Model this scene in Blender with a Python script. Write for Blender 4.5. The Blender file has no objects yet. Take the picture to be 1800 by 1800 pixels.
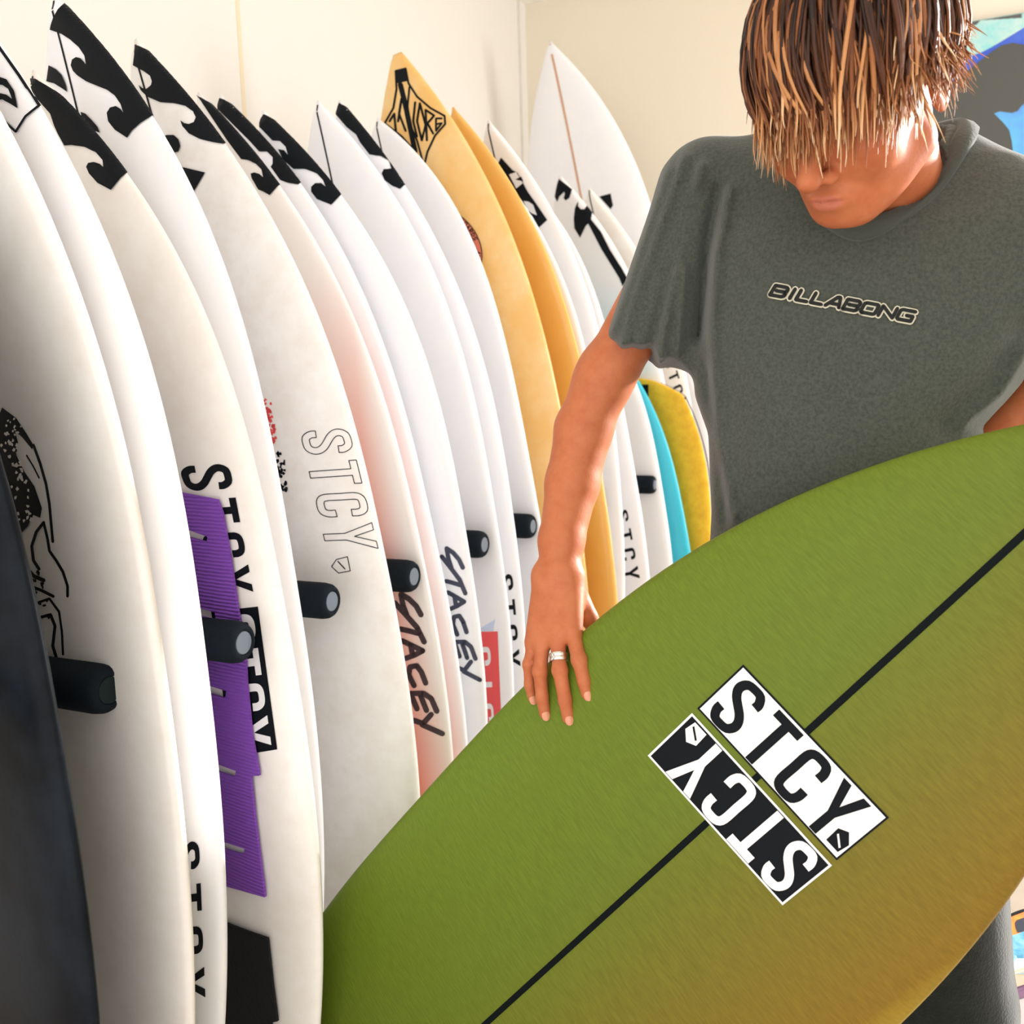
import bpy, bmesh, math, random
import numpy as np
from mathutils import Matrix, Vector
from mathutils.bvhtree import BVHTree

random.seed(7)
rng = np.random.default_rng(7)
sc = bpy.context.scene
col = sc.collection

# ------------------------------------------------------------------ camera
F = 1700.0                       # focal length in pixels of the 1800 px frame
PSI, PITCH, ROLL, CAMH = math.radians(25.13), math.atan(234 / 1700.0), 0.03, 1.2
_f0 = np.array([-math.sin(PSI), math.cos(PSI), 0.0])
_r0 = np.array([math.cos(PSI), math.sin(PSI), 0.0])
_u0 = np.array([0, 0, 1.0])
FW = _f0 * math.cos(PITCH) - _u0 * math.sin(PITCH)
_up = _u0 * math.cos(PITCH) + _f0 * math.sin(PITCH)
RT = _r0 * math.cos(ROLL) - _up * math.sin(ROLL)
DN = -_r0 * math.sin(ROLL) - _up * math.cos(ROLL)
CAM = np.array([0.0, 0.0, CAMH])
cam_data = bpy.data.cameras.new('camera')
cam = bpy.data.objects.new('camera', cam_data)
col.objects.link(cam)
cam_data.sensor_width = 36.0
cam_data.lens = F / 1800.0 * 36.0
cam_data.clip_start = 0.05
m = Matrix.Identity(4)
for i in range(3):
    m[i][0], m[i][1], m[i][2], m[i][3] = RT[i], -DN[i], -FW[i], CAM[i]
cam.matrix_world = m
cam_data.dof.use_dof = True
cam_data.dof.focus_distance = 1.22
cam_data.dof.aperture_fstop = 8.0
sc.camera = cam

# ------------------------------------------------------------------ world, daylight, exposure
sc.view_settings.view_transform = 'Standard'
sc.view_settings.look = 'None'
sc.view_settings.gamma = 1.0
sc.view_settings.use_curve_mapping = False
sc.view_settings.exposure = 0.12
w = bpy.data.worlds.new('sky')
sc.world = w
w.use_nodes = True
w.node_tree.nodes['Background'].inputs[0].default_value = (1.0, 0.985, 0.97, 1)
w.node_tree.nodes['Background'].inputs[1].default_value = 2.0


def area(name, loc, target, sx, sy, power, color):
    d = bpy.data.lights.new(name, 'AREA')
    d.shape = 'RECTANGLE'
    d.size, d.size_y, d.energy, d.color = sx, sy, power, color
    o = bpy.data.objects.new(name, d)
    col.objects.link(o)
    o.location = loc
    o.rotation_euler = (Vector(target) - Vector(loc)).to_track_quat('-Z', 'Y').to_euler()
    return o


area('window_daylight', (2.28, 3.0, 1.55), (-0.3, 1.5, 1.05), 1.5, 1.7, 78, (1.0, 0.985, 0.97))
sun_d = bpy.data.lights.new('sun', 'SUN')
sun_d.energy, sun_d.angle, sun_d.color = 9.0, math.radians(4), (1.0, .97, .92)
sun = bpy.data.objects.new('sun', sun_d)
col.objects.link(sun)
sun.location = (6, 5, 4)
sun.rotation_euler = Vector((-1, -1.3, -.36)).to_track_quat('-Z', 'Y').to_euler()


# ------------------------------------------------------------------ helpers
def P(x, y, d):
    """point seen at photo pixel (x, y) at depth d"""
    return CAM + d * (FW + (x - 900) / F * RT + (y - 900) / F * DN)


def proj(p):
    q = np.asarray(p) - CAM
    d = q @ FW
    return 900 + F * (q @ RT) / d, 900 + F * (q @ DN) / d, d


def srgb(r, g, b):
    f = lambda c: (c / 255 / 12.92) if c <= 10.3 else ((c / 255 + .055) / 1.055) ** 2.4
    return (f(r), f(g), f(b), 1)


MATS = {}


def mat(name, rgb, rough=.5, spec=.5, coat=0.0, noise=None, bump=None, sss=0.0, sheen=0.0, metal=0.0, trans=0.0):
    """noise=(scale, amount, other colour); bump=(scale, strength)"""
    if name in MATS:
        return MATS[name]
    M = bpy.data.materials.new(name)
    M.use_nodes = True
    nt = M.node_tree
    b = nt.nodes['Principled BSDF']
    b.inputs['Base Color'].default_value = srgb(*rgb)
    b.inputs['Roughness'].default_value = rough
    b.inputs['Specular IOR Level'].default_value = spec
    b.inputs['Coat Weight'].default_value = coat
    b.inputs['Coat Roughness'].default_value = .12
    b.inputs['Metallic'].default_value = metal
    b.inputs['Transmission Weight'].default_value = trans
    if sss:
        b.inputs['Subsurface Weight'].default_value = sss
        b.inputs['Subsurface Radius'].default_value = (1.0, .4, .2)
        b.inputs['Subsurface Scale'].default_value = .006
    if sheen:
        b.inputs['Sheen Weight'].default_value = sheen
        b.inputs['Sheen Roughness'].default_value = .5
    tc = nt.nodes.new('ShaderNodeTexCoord')
    if noise:
        n = nt.nodes.new('ShaderNodeTexNoise')
        n.inputs['Scale'].default_value = noise[0]
        n.inputs['Detail'].default_value = 6
        n.inputs['Roughness'].default_value = .65
        nt.links.new(tc.outputs['Object'], n.inputs['Vector'])
        r = nt.nodes.new('ShaderNodeValToRGB')
        r.color_ramp.elements[0].position = .38
        r.color_ramp.elements[1].position = .66
        r.color_ramp.elements[0].color = srgb(*rgb)
        r.color_ramp.elements[1].color = srgb(*noise[1])
        nt.links.new(n.outputs['Fac'], r.inputs['Fac'])
        nt.links.new(r.outputs['Color'], b.inputs['Base Color'])
    if bump:
        n2 = nt.nodes.new('ShaderNodeTexNoise')
        n2.inputs['Scale'].default_value = bump[0]
        n2.inputs['Detail'].default_value = 5
        nt.links.new(tc.outputs['Object'], n2.inputs['Vector'])
        bp = nt.nodes.new('ShaderNodeBump')
        bp.inputs['Strength'].default_value = bump[1]
        bp.inputs['Distance'].default_value = .002
        nt.links.new(n2.outputs['Fac'], bp.inputs['Height'])
        nt.links.new(bp.outputs['Normal'], b.inputs['Normal'])
    MATS[name] = M
    return M


def ramp_on(M, axis, lo, hi, stops, interp='LINEAR'):
    """colour of the thing's own paint running along one of its local axes"""
    nt = M.node_tree
    b = nt.nodes['Principled BSDF']
    tc = nt.nodes.new('ShaderNodeTexCoord')
    sx = nt.nodes.new('ShaderNodeSeparateXYZ')
    nt.links.new(tc.outputs['Object'], sx.inputs[0])
    mr = nt.nodes.new('ShaderNodeMapRange')
    mr.inputs['From Min'].default_value = lo
    mr.inputs['From Max'].default_value = hi
    nt.links.new(sx.outputs[axis], mr.inputs['Value'])
    r = nt.nodes.new('ShaderNodeValToRGB')
    r.color_ramp.interpolation = interp
    el = r.color_ramp.elements
    while len(el) < len(stops):
        el.new(.5)
    for e, (p, c) in zip(el, stops):
        e.position = p
        e.color = srgb(*c)
    nt.links.new(mr.outputs[0], r.inputs['Fac'])
    return r


def link(name, me, material=None, parent=None, smooth=False):
    o = bpy.data.objects.new(name, me)
    col.objects.link(o)
    if material is not None:
        me.materials.append(material)
    if smooth and len(me.polygons):
        me.polygons.foreach_set('use_smooth', [True] * len(me.polygons))
    if parent is not None:
        o.parent = parent
        bpy.context.view_layer.update() if False else None
    return o


def child_world(o, parent):
    """parent o, whose mesh is in world coordinates, without moving it"""
    o.parent = parent
    o.matrix_parent_inverse = WORLD[parent.name].inverted()
    WORLD[o.name] = Matrix.Identity(4)


WORLD = {}


def empty(name, loc, label, cat, group=None):
    o = bpy.data.objects.new(name, None)
    col.objects.link(o)
    o.empty_display_size = .05
    o.location = loc
    WORLD[o.name] = Matrix.Translation(Vector(loc))
    tag(o, label, cat, group)
    return o


def tag(o, label=None, cat=None, group=None, kind=None):
    if label: o['label'] = label
    if cat: o['category'] = cat
    if group: o['group'] = group
    if kind: o['kind'] = kind
    return o


def mesh_from(name, verts, faces):
    me = bpy.data.meshes.new(name)
    me.from_pydata([tuple(map(float, v)) for v in verts], [], [tuple(map(int, f)) for f in faces])
    me.update()
    return me


def box_mesh(name, lo, hi, bev=0.0):
    bm = bmesh.new()
    bmesh.ops.create_cube(bm, size=1)
    for v in bm.verts:
        for i in range(3):
            v.co[i] = lo[i] + (v.co[i] + .5) * (hi[i] - lo[i])
    if bev:
        bmesh.ops.bevel(bm, geom=list(bm.edges), offset=bev, segments=2, affect='EDGES')
    me = bpy.data.meshes.new(name)
    bm.to_mesh(me)
    bm.free()
    return me


# ------------------------------------------------------------------ the room
XW, YF = -1.734, 3.95
wall_paint = mat('wall_paint_cream', (226, 221, 213), .75, .25, bump=(60, .05))
far_paint = mat('wall_paint_warm', (236, 226, 208), .75, .25, bump=(60, .05))
batten = mat('wall_joint_strip', (226, 211, 180), .7, .25)
floor_m = mat('floor_boards_pale', (208, 198, 186), .5, .4, noise=(3.5, (196, 184, 170)))
ceil_m = mat('ceiling_white', (244, 240, 232), .8, .2)


def struct(name, lo, hi, m_, parent=None):
    o = link(name, box_mesh(name, lo, hi), m_)
    if parent is None:
        o['kind'] = 'structure'
        WORLD[o.name] = Matrix.Identity(4)
    else:
        o.parent = parent
    return o


wl = struct('wall_left', (XW - .1, -1.25, 0), (XW, YF + .1, 2.75), wall_paint)
# wall sheets: thin joint strips standing a hair proud of the sheeting
for yj in (-.35, .85, 2.12):
    struct('joint_strip', (XW - .01, yj - .007, 0), (XW + .0015, yj + .007, 2.75), batten, wl)
wf = struct('wall_back', (XW, YF, 0), (1.5, YF + .1, 2.75), far_paint)
struct('wall_panel', (1.5, YF, 0), (2.38, YF + .1, .6), far_paint, wf)
struct('wall_panel', (1.5, YF, 2.5), (2.38, YF + .1, 2.75), far_paint, wf)
struct('wall_panel', (2.38, YF, 0), (2.5, YF + .1, 2.75), far_paint, wf)
struct('floor', (XW - .1, -1.25, -.1), (2.6, YF + .1, 0), floor_m)
struct('ceiling', (XW - .1, -1.25, 2.75), (2.6, YF + .1, 2.85), ceil_m)
tr = struct('trim_1', (XW, YF - .055, 0), (XW + .012, YF, 2.75), wall_paint)
# right wall, with the window the daylight comes through
wr = struct('wall_right', (2.4, -1.25, 0), (2.5, 2.1, 2.75), wall_paint)
struct('wall_panel', (2.4, 3.85, 0), (2.5, YF, 2.75), wall_paint, wr)
struct('wall_panel', (2.4, 2.1, 0), (2.5, 3.85, .6), wall_paint, wr)
struct('wall_panel', (2.4, 2.1, 2.5), (2.5, 3.85, 2.75), wall_paint, wr)
frame_m = mat('window_frame_white', (238, 236, 230), .5)
win = struct('window_1', (2.38, 2.1, .6), (2.43, 2.16, 2.5), frame_m)
for lo, hi in (((2.38, 3.79, .6), (2.43, 3.85, 2.5)), ((2.38, 2.1, .6), (2.43, 3.85, .66)), ((2.38, 2.1, 2.44), (2.43, 3.85, 2.5)), ((2.39, 2.96, .6), (2.42, 3.0, 2.5))):
    struct('window_frame', lo, hi, frame_m, win)

added_win = struct('added_window', (1.5, YF + .02, .6), (1.54, YF + .07, 2.5), frame_m)  # added unseen window, sized so sun rims the person but misses most boards
for lo, hi in (((2.34, YF + .02, .6), (2.38, YF + .07, 2.5)), ((1.5, YF + .02, .6), (2.38, YF + .07, .65)), ((1.5, YF + .02, 2.45), (2.38, YF + .07, 2.5))):
    struct('window_frame', lo, hi, frame_m, added_win)

# ------------------------------------------------------------------ 2D print helpers (shapes drawn on surfaces)
def stroke_poly(pts, wd, closed=False):
    """closed outline of a polyline of width wd (flat ends)"""
    p = np.array(pts, float)
    n = len(p)
    d = np.diff(p, axis=0)
    d /= np.linalg.norm(d, axis=1)[:, None] + 1e-9
    nr = np.stack([-d[:, 1], d[:, 0]], 1)
    L, Rr = [], []
    for i in range(n):
        if i == 0: v = nr[0]
        elif i == n - 1: v = nr[-1]
        else:
            v = nr[i - 1] + nr[i]
            v = v / max(.5, (v @ v) / 2) if (v @ v) > 1e-6 else nr[i]
        L.append(p[i] + v * wd / 2)
        Rr.append(p[i] - v * wd / 2)
    return [tuple(a) for a in L] + [tuple(a) for a in Rr[::-1]]


def brush(pts, wd, n=8):
    """round-ended pen stroke: one quad per segment and a disc at each point"""
    out = []
    p = [np.array(q, float) for q in pts]
    for a, b in zip(p[:-1], p[1:]):
        out.append(stroke_poly([a, b], wd))
    for a in p:
        out.append([(a[0] + wd / 2 * math.cos(t), a[1] + wd / 2 * math.sin(t)) for t in np.linspace(0, 2 * math.pi, n + 1)[:-1]])
    return out


def ring_lines(poly, wd):
    out = []
    n = len(poly)
    for i in range(n):
        out += brush([poly[i], poly[(i + 1) % n]], wd, 6)
    return out


def curve_pts(pts, k=4):
    """Catmull-Rom smoothing of a polyline"""
    p = np.array(pts, float)
    q = np.vstack([2 * p[0] - p[1], p, 2 * p[-1] - p[-2]])
    out = []
    for i in range(1, len(q) - 2):
        for t in np.linspace(0, 1, k + 1)[:-1]:
            a, b, c, d = q[i - 1], q[i], q[i + 1], q[i + 2]
            out.append(.5 * ((2 * b) + (-a + c) * t + (2 * a - 5 * b + 4 * c - d) * t * t + (-a + 3 * b - 3 * c + d) * t ** 3))
    out.append(p[-1])
    return [tuple(a) for a in out]


# condensed capitals in a box .52 wide and 1 high
_S = curve_pts([(.45, .70), (.45, .80), (.38, .91), (.26, .925), (.14, .90), (.08, .80), (.085, .70), (.15, .60), (.26, .51), (.37, .42), (.44, .31), (.445, .20), (.38, .10), (.26, .075), (.14, .09), (.075, .20), (.075, .31)], 3)
_C = curve_pts([(.445, .66), (.445, .79), (.39, .90), (.26, .925), (.13, .90), (.075, .79), (.075, .50), (.075, .21), (.13, .10), (.26, .075), (.39, .10), (.445, .21), (.445, .35)], 3)
GL = {
    'S': stroke_poly(_S, .15),
    'C': stroke_poly(_C, .15),
    'T': [(0, 1), (0, .85), (.185, .85), (.185, 0), (.335, 0), (.335, .85), (.52, .85), (.52, 1)],
    'Y': [(-.03, 1), (.185, .42), (.185, 0), (.335, 0), (.335, .42), (.55, 1), (.39, 1), (.26, .6), (.13, 1)],
    'I': [(.185, 0), (.335, 0), (.335, 1), (.185, 1)],
}
ICON = [(.02, .0), (.36, .0), (.40, .2), (.2, .34), (.0, .26)]
ICON_CUT = stroke_poly([(.08, .2), (.32, .07)], .035)


def quad_map(q):
    """q: start baseline, end baseline, end top, start top (pixels) -> f(u, v)"""
    a, b, c, d = [np.array(t, float) for t in q]
    return lambda u, v: tuple((1 - u) * (1 - v) * a + u * (1 - v) * b + u * v * c + (1 - u) * v * d)


def dense(poly, f, k=3):
    out = []
    n = len(poly)
    for i in range(n):
        a, b = np.array(poly[i]), np.array(poly[(i + 1) % n])
        for t in np.linspace(0, 1, k + 1)[:-1]:
            out.append(f(*(a + (b - a) * t)))
    return out


def word_polys(word, q, slot=.80, total=None, v0=0, v1=1):
    """letters laid along the quad; returns list of pixel polygons"""
    f = quad_map(q)
    n = total or len(word)
    out = []
    for i, ch in enumerate(word):
        g = GL[ch]
        gw = slot / n
        x0 = (i + (1 - slot) / 2) / n
        out.append(dense([(x0 + p[0] / .52 * gw, v0 + p[1] * (v1 - v0)) for p in g], f, 2))
    return out


def decal(name, target, polys, material, parent, off=.0009, grid=14.0, label=None):
    """print the pixel-traced shapes on the surface of target (a (bvh) tree): real thin film on the real surface"""
    bm = bmesh.new()
    for poly in polys:
        if len(poly) < 3: continue
        b2 = bmesh.new()
        vs = [b2.verts.new((p[0], p[1], 0)) for p in poly]
        try:
            b2.faces.new(vs)
        except ValueError:
            b2.free(); continue
        b2.normal_update()
        bmesh.ops.triangulate(b2, faces=b2.faces[:])
        xs = [p[0] for p in poly]; ys = [p[1] for p in poly]
        for ax, lo, hi in ((0, min(xs), max(xs)), (1, min(ys), max(ys))):
            c = math.ceil(lo / grid) * grid
            while c < hi:
                co = [0, 0, 0]; no = [0, 0, 0]; co[ax] = c; no[ax] = 1
                bmesh.ops.bisect_plane(b2, geom=b2.verts[:] + b2.edges[:] + b2.faces[:], plane_co=co, plane_no=no, dist=1e-4)
                c += grid
        base = len(bm.verts)
        mp = {}
        for v in b2.verts:
            mp[v.index if False else v] = bm.verts.new(v.co)
        for fc in b2.faces:
            try: bm.faces.new([mp[v] for v in fc.verts])
            except ValueError: pass
        b2.free()
    bad = []

    def shoot(x, y):
        dr = FW + (x - 900) / F * RT + (y - 900) / F * DN
        dr = Vector(dr / np.linalg.norm(dr))
        hit, nor, idx, dist = target.ray_cast(Vector(CAM), dr)
        return hit, nor, dr
    for v in bm.verts:
        x, y = v.co.x, v.co.y
        hit, nor, dr = shoot(x, y)
        if hit is None:                       # the print ends at the rail: pull the point in to the edge
            for k in range(1, 40):
                for dx, dy in ((-1, 0), (-.7, .7), (0, 1), (1, 0), (.7, .7), (0, -1)):
                    hit, nor, dr = shoot(x + dx * k * .6, y + dy * k * .6)
                    if hit is not None: break
                if hit is not None: break
        if hit is None:
            bad.append(v); continue
        if nor.dot(dr) > 0: nor = -nor
        v.co = hit + nor * off
    if bad: bmesh.ops.delete(bm, geom=bad, context='VERTS')
    bm.normal_update()
    me = bpy.data.meshes.new(name)
    bm.to_mesh(me); bm.free()
    o = link(name, me, material)
    WORLD.setdefault(parent.name, Matrix.Identity(4))
    child_world(o, parent)
    if label: o['label'] = label
    return o


# ------------------------------------------------------------------ surfboards
def half_width(u, W, pn, tail, tw, nw):
    n = np.clip((u - tw) / (1 - tw), 0, 1)
    b = np.clip((tw - u) / tw, 0, 1)
    return W / 2 * np.where(u > tw, 1 - (1 - nw) * n ** pn, 1 - (1 - tail) * b ** 2.6)


def board_mesh(name, L, W, pn=2.3, tail=.3, tw=.5, nw=0.0, T=.056, rn=.11, rt=.04, NS=72, NR=36, box=1.0):
    us = np.concatenate([np.linspace(0, .06, 6)[:-1], np.linspace(.06, .9, NS - 20), np.linspace(.9, 1, 16)[1:]])
    V = []
    for u in us:
        h = float(half_width(u, W, pn, tail, tw, nw))
        th = T * (1 - .62 * abs(2 * u - 1) ** 2.4)
        endf = min(1, (u / .02 + .02) ** .5, ((1 - u) / .012 + .02) ** .5)
        h *= min(1, (u / .025 + .05) ** .5)
        if nw > .1: h *= min(1, ((1 - u) / .05 + .02) ** .4)
        h = max(h, .003)
        th = min(th, h * 1.3) * max(endf, .25)
        rk = rn * np.clip((u - .5) / .5, 0, 1) ** 2.6 + rt * np.clip((.5 - u) / .5, 0, 1) ** 2.2
        for j in range(NR):
            a = 2 * math.pi * j / NR
            ca, sa = math.cos(a), math.sin(a)
            x = h * math.copysign(abs(ca) ** .62, ca)
            yy = th / 2 * math.copysign(abs(sa) ** (.95 if sa < 0 else 1.15), sa)
            V.append((x, yy - rk, u * L))
    n = len(us)
    Fc = []
    for i in range(n - 1):
        for j in range(NR):
            a, b = i * NR + j, i * NR + (j + 1) % NR
            Fc.append((a, b, b + NR, a + NR))
    Fc.append(tuple(range(NR - 1, -1, -1)))
    Fc.append(tuple((n - 1) * NR + j for j in range(NR)))
    return mesh_from(name, V, Fc)


def board_mat(name, rgb, rgb2=None, rough=.32, coat=.35):
    return mat(name, rgb, rough, .5, coat, noise=(16, rgb2) if rgb2 else None, bump=(220, .05))


white = board_mat('board_white', (244, 242, 242))
cool = board_mat('board_cool_white', (240, 240, 246), (244, 243, 245))
cream = board_mat('board_cream_white', (246, 242, 236), (240, 233, 225))
waxy = board_mat('board_waxed_white', (242, 239, 236), (233, 227, 221))
blackp = mat('print_black', (14, 18, 23), .5, .12, 0)
whitep = mat('print_white', (236, 234, 234), .4)
line_m = mat('stringer_black', (14, 16, 20), .5, .15)

BOARDS = {}


class Board:
    pass


def make_board(key, name, th, material, label, nw=0.0, tail=.3, tw=.5, T=.056, rn=.11, rt=.04, group='surfboards in the rack', cat='surfboard', frame=None):
    if frame is None:
        y0, xc, ax, ay, L, W, g, pn = th
        A = np.array([ax, ay, 1.0]); A /= np.linalg.norm(A)
        S = np.array([math.cos(g), math.sin(g), 0]); S -= A * (S @ A); S /= np.linalg.norm(S)
        N = np.cross(S, A)
        O = np.array([xc, y0, 0.0]) - np.array([ax, ay, 0]) * .9
        O[2] = .004 + max(0, .04 * 0)
    else:
        O, S, N, A, L, W, pn = frame
    root = bpy.data.objects.new(name, None)
    col.objects.link(root)
    root.empty_display_size = .05
    M = Matrix.Identity(4)
    for i in range(3):
        M[i][0], M[i][1], M[i][2], M[i][3] = S[i], -N[i], A[i], O[i]
    root.matrix_world = M
    WORLD[root.name] = M
    tag(root, label, cat, group)
    me = board_mesh('board_body', L, W, pn, tail, tw, nw, T, rn, rt)
    body = link('body', me, material, smooth=True)
    body.parent = root
    WORLD[body.name] = M
    b = Board()
    b.root, b.body, b.M, b.L, b.W = root, body, M, L, W
    vs = [M @ v.co for v in me.vertices]
    b.bvh = BVHTree.FromPolygons(vs, [tuple(p.vertices) for p in me.polygons])
    BOARDS[key] = b
    return b


def stringer(b, m_, wd=.004, u0=.03, u1=.995, rn=.11, rt=.04, T=.056):
    """centre line of the deck, a thin strip sunk in the glass"""
    V, Fc = [], []
    Mi = b.M.inverted()
    me = b.body.data
    loc = BVHTree.FromPolygons([v.co for v in me.vertices], [tuple(p.vertices) for p in me.polygons])
    us = np.linspace(u0, u1, 60)
    for u in us:
        for s in (-wd / 2, wd / 2):
            h, n_, i_, d_ = loc.ray_cast(Vector((s, -1, u * b.L)), Vector((0, 1, 0)))
            if h is None: h = Vector((s, V[-2][1] if len(V) > 1 else 0, u * b.L))
            V.append((h.x, h.y - .0006, h.z))
    for i in range(len(us) - 1):
        Fc.append((2 * i, 2 * i + 1, 2 * i + 3, 2 * i + 2))
    o = link('stringer', mesh_from('stringer', V, Fc), m_)
    o.parent = b.root
    return o


dark = mat('board_black_gloss', (10, 13, 18), .36, .10, 0, noise=(9, (26, 32, 40)), bump=(120, .06))
salmon = mat('board_salmon_fade', (240, 236, 236), .32, .5, .35, bump=(220, .05))
# sprayed salmon panel: strongest on the middle of the deck, gone at the rails and the nose
nt = salmon.node_tree
r1 = ramp_on(salmon, 0, -.24, .24, [(0, (255, 255, 255)), (.3, (0, 0, 0)), (.80, (0, 0, 0)), (.98, (255, 255, 255))])
r2 = ramp_on(salmon, 2, 0, 1.76, [(0, (0, 0, 0)), (.48, (0, 0, 0)), (.80, (255, 255, 255))])
mx = nt.nodes.new('ShaderNodeMix'); mx.data_type = 'FLOAT'
mm = nt.nodes.new('ShaderNodeMath'); mm.operation = 'MAXIMUM'
nt.links.new(r1.outputs[0], mm.inputs[0]); nt.links.new(r2.outputs[0], mm.inputs[1])
mc = nt.nodes.new('ShaderNodeMix'); mc.data_type = 'RGBA'
mc.inputs['A'].default_value = srgb(247, 150, 128); mc.inputs['B'].default_value = srgb(241, 236, 234)
nt.links.new(mm.outputs[0], mc.inputs['Factor'])
nt.links.new(mc.outputs['Result'], nt.nodes['Principled BSDF'].inputs['Base Color'])

gold = mat('board_gold', (236, 186, 106), .4, .5, .3, noise=(7, (240, 206, 146)), bump=(150, .05))
gold2 = mat('board_amber', (238, 180, 86), .38, .5, .35, noise=(5, (240, 188, 100)))
cyan = mat('board_cyan', (52, 190, 214), .4, .5, .3)
foam_y = mat('foam_yellow', (246, 196, 48), .6, .4, 0, noise=(30, (228, 172, 34)), bump=(300, .2))

ROW = [
    (0, 'surfboard', [0.699, -1.057, -0.125, 0.018, 1.666, 0.489, -0.214, 2.622], dark, 'glossy black surfboard, nearest in the rack at the lower left edge'),
    (1, 'surfboard', [0.837, -1.054, -0.098, 0.012, 1.797, 0.492, -0.191, 2.263], cream, 'white surfboard with a splotchy black ink drawing, beside the black board'),
    (2, 'surfboard', [0.926, -1.075, -0.085, 0.020, 1.762, 0.492, -0.199, 2.416], cool, 'white surfboard with an outlined wave logo and black STCY by its rail'),
    (3, 'surfboard', [1.092, -1.084, -0.172, 0.035, 1.681, 0.496, -0.207, 2.87, 0.076], cream, 'white surfboard with purple and black deck pads and black STCY lettering'),
    (4, 'surfboard', [1.169, -1.139, -0.138, 0.017, 1.81, 0.505, -0.138, 2.942, 0.055], cool, 'white surfboard with a big black double wave logo, tallest nose at the upper left'),
    (5, 'surfboard', [1.343, -1.105, -0.185, -0.001, 1.807, 0.518, -0.111, 2.475, 0.052], waxy, 'white surfboard with thin outlined STCY letters and a black wave nose'),
    (6, 'surfboard', [1.542, -1.132, -0.196, 0.005, 1.777, 0.494, -0.192, 2.483, 0.072], salmon, 'white surfboard with a salmon sprayed deck and dark brush script'),
    (7, 'surfboard', [1.618, -1.146, -0.21, 0.01, 1.803, 0.495, -0.19, 2.755, 0.06], cool, 'plain white surfboard with a black nose, right behind the salmon one'),
    (8, 'surfboard', [1.692, -1.127, -0.154, 0.011, 1.756, 0.511, -0.175, 2.684, 0.092], cool, 'white surfboard with navy brush script on an unpainted deck'),
    (9, 'surfboard', [1.87, -1.154, -0.152, 0.012, 1.83, 0.512, -0.134, 2.676, 0.047], cool, 'white surfboard with a red box sticker and a bare black-lined nose'),
    (10, 'surfboard', [1.953, -1.142, -0.13, 0.013, 1.835, 0.504, -0.179, 2.365, 0.082], cool, 'white surfboard with a black wave nose, between two boards with bare lined noses'),
    (11, 'surfboard', [2.119, -1.142, -0.186, 0.035, 1.871, 0.485, -0.219, 3.609, 0.036], cool, 'plain white surfboard standing right in front of the golden board with the badge'),
    (12, 'surfboard', [2.196, -1.109, -0.168, -0.005, 2.027, 0.523, -0.072, 2.495, 0.016], gold, 'golden yellow surfboard with a black diamond emblem and round red badge'),
    (13, 'surfboard', [2.349, -1.05, -0.163, 0.017, 1.922, 0.473, -0.214, 2.703, 0.046], gold2, 'plain amber surfboard right behind the golden one with the emblem'),
    (14, 'surfboard', [2.424, -1.082, -0.05, 0.027, 1.745, 0.478, -0.211, 2.653, 0.047], cool, 'white surfboard showing only a thin strip beside the plain amber board'),
    (15, 'surfboard', [2.570, -1.089, -0.084, 0.008, 1.901, 0.486, -0.207, 2.599], white, 'white surfboard with a long black banner logo with a white square in it'),
    (19, 'surfboard', [2.668, -1.069, -0.176, 0.013, 1.842, 0.474, -0.219, 3.739, 0.03], cool, 'white surfboard with small black STCY letters, seen just right of the bent arm'),
    (20, 'surfboard', [2.970, -1.096, -0.155, 0.003, 1.557, 0.482, -0.200, 3.206], white, 'plain white surfboard touching the cyan one'),
    (21, 'surfboard', [3.040, -1.068, -0.192, -0.003, 1.495, 0.485, -0.201, 2.599], cyan, 'bright cyan surfboard beside the yellow foam board'),
    (16, 'surfboard', [3.150, -1.094, -0.109, 0.004, 1.862, 0.488, -0.204, 2.622], white, 'white surfboard with a black hooked logo running into a long black rail stripe'),
    (17, 'surfboard', [3.270, -1.052, -0.097, 0.004, 1.834, 0.490, -0.200, 2.512], cream, 'cream white surfboard with a short dark nose line, behind the black striped board'),
    (24, 'surfboard', [3.430, -1.037, -0.063, 0.004, 1.560, 0.488, -0.197, 2.672], cool, 'white surfboard at the far end of the row, partly behind the olive t-shirt'),
]
for key, nm, th, m_, lab in ROW:
    make_board(key, nm, th[:8], m_, lab, rn=th[8] if len(th) > 8 else .11, nw=.05 if key == 12 else 0.0)
# short square-nosed foam board, dark edge line
make_board(22, 'foam_board', [3.10, -.982, -.021, 0.0, 1.186, .517, -.20, 2.85], foam_y, 'short yellow foam board with a blunt nose and dark edge', nw=.567, tw=.573, T=.05, rn=.03, tail=.7, cat='foam board')
# tall board standing in the corner
make_board(18, 'longboard', [3.671, -1.214, -0.152, -0.006, 2.476, 0.564, -0.018, 3.236], cool, 'tall white surfboard with an orange centre line standing in the corner', group='surfboards in the rack')

for k in (4, 5, 9, 11, 15, 17, 3):
    stringer(BOARDS[k], line_m, .0045, .8)
stringer(BOARDS[18], mat('stringer_cedar', (206, 160, 128), .5), .009)

# ---- prints on the rack boards (pixel outlines in the photo, wrapped on the decks)
def c1(pts): return [(x / 3.0, y / 3.0) for x, y in pts]
def c4(pts): return [(500 + x / 3.0, y / 3.0) for x, y in pts]
def c5(pts): return [(500 + x / 3.6, 600 + y / 3.6) for x, y in pts]
def c6(pts): return [(500 + x / 3.6, 1000 + y / 3.6) for x, y in pts]
def c8(pts): return [(850 + x / 4.5, 150 + y / 4.5) for x, y in pts]


def D(key, name, polys, m_=blackp, off=.0009, label=None, grid=14.0):
    b = BOARDS[key]
    if 'logo' in name: grid, off = 4.0, off + .0010
    return decal(name, b.bvh, polys, m_, b.root, off, grid, label)


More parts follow.
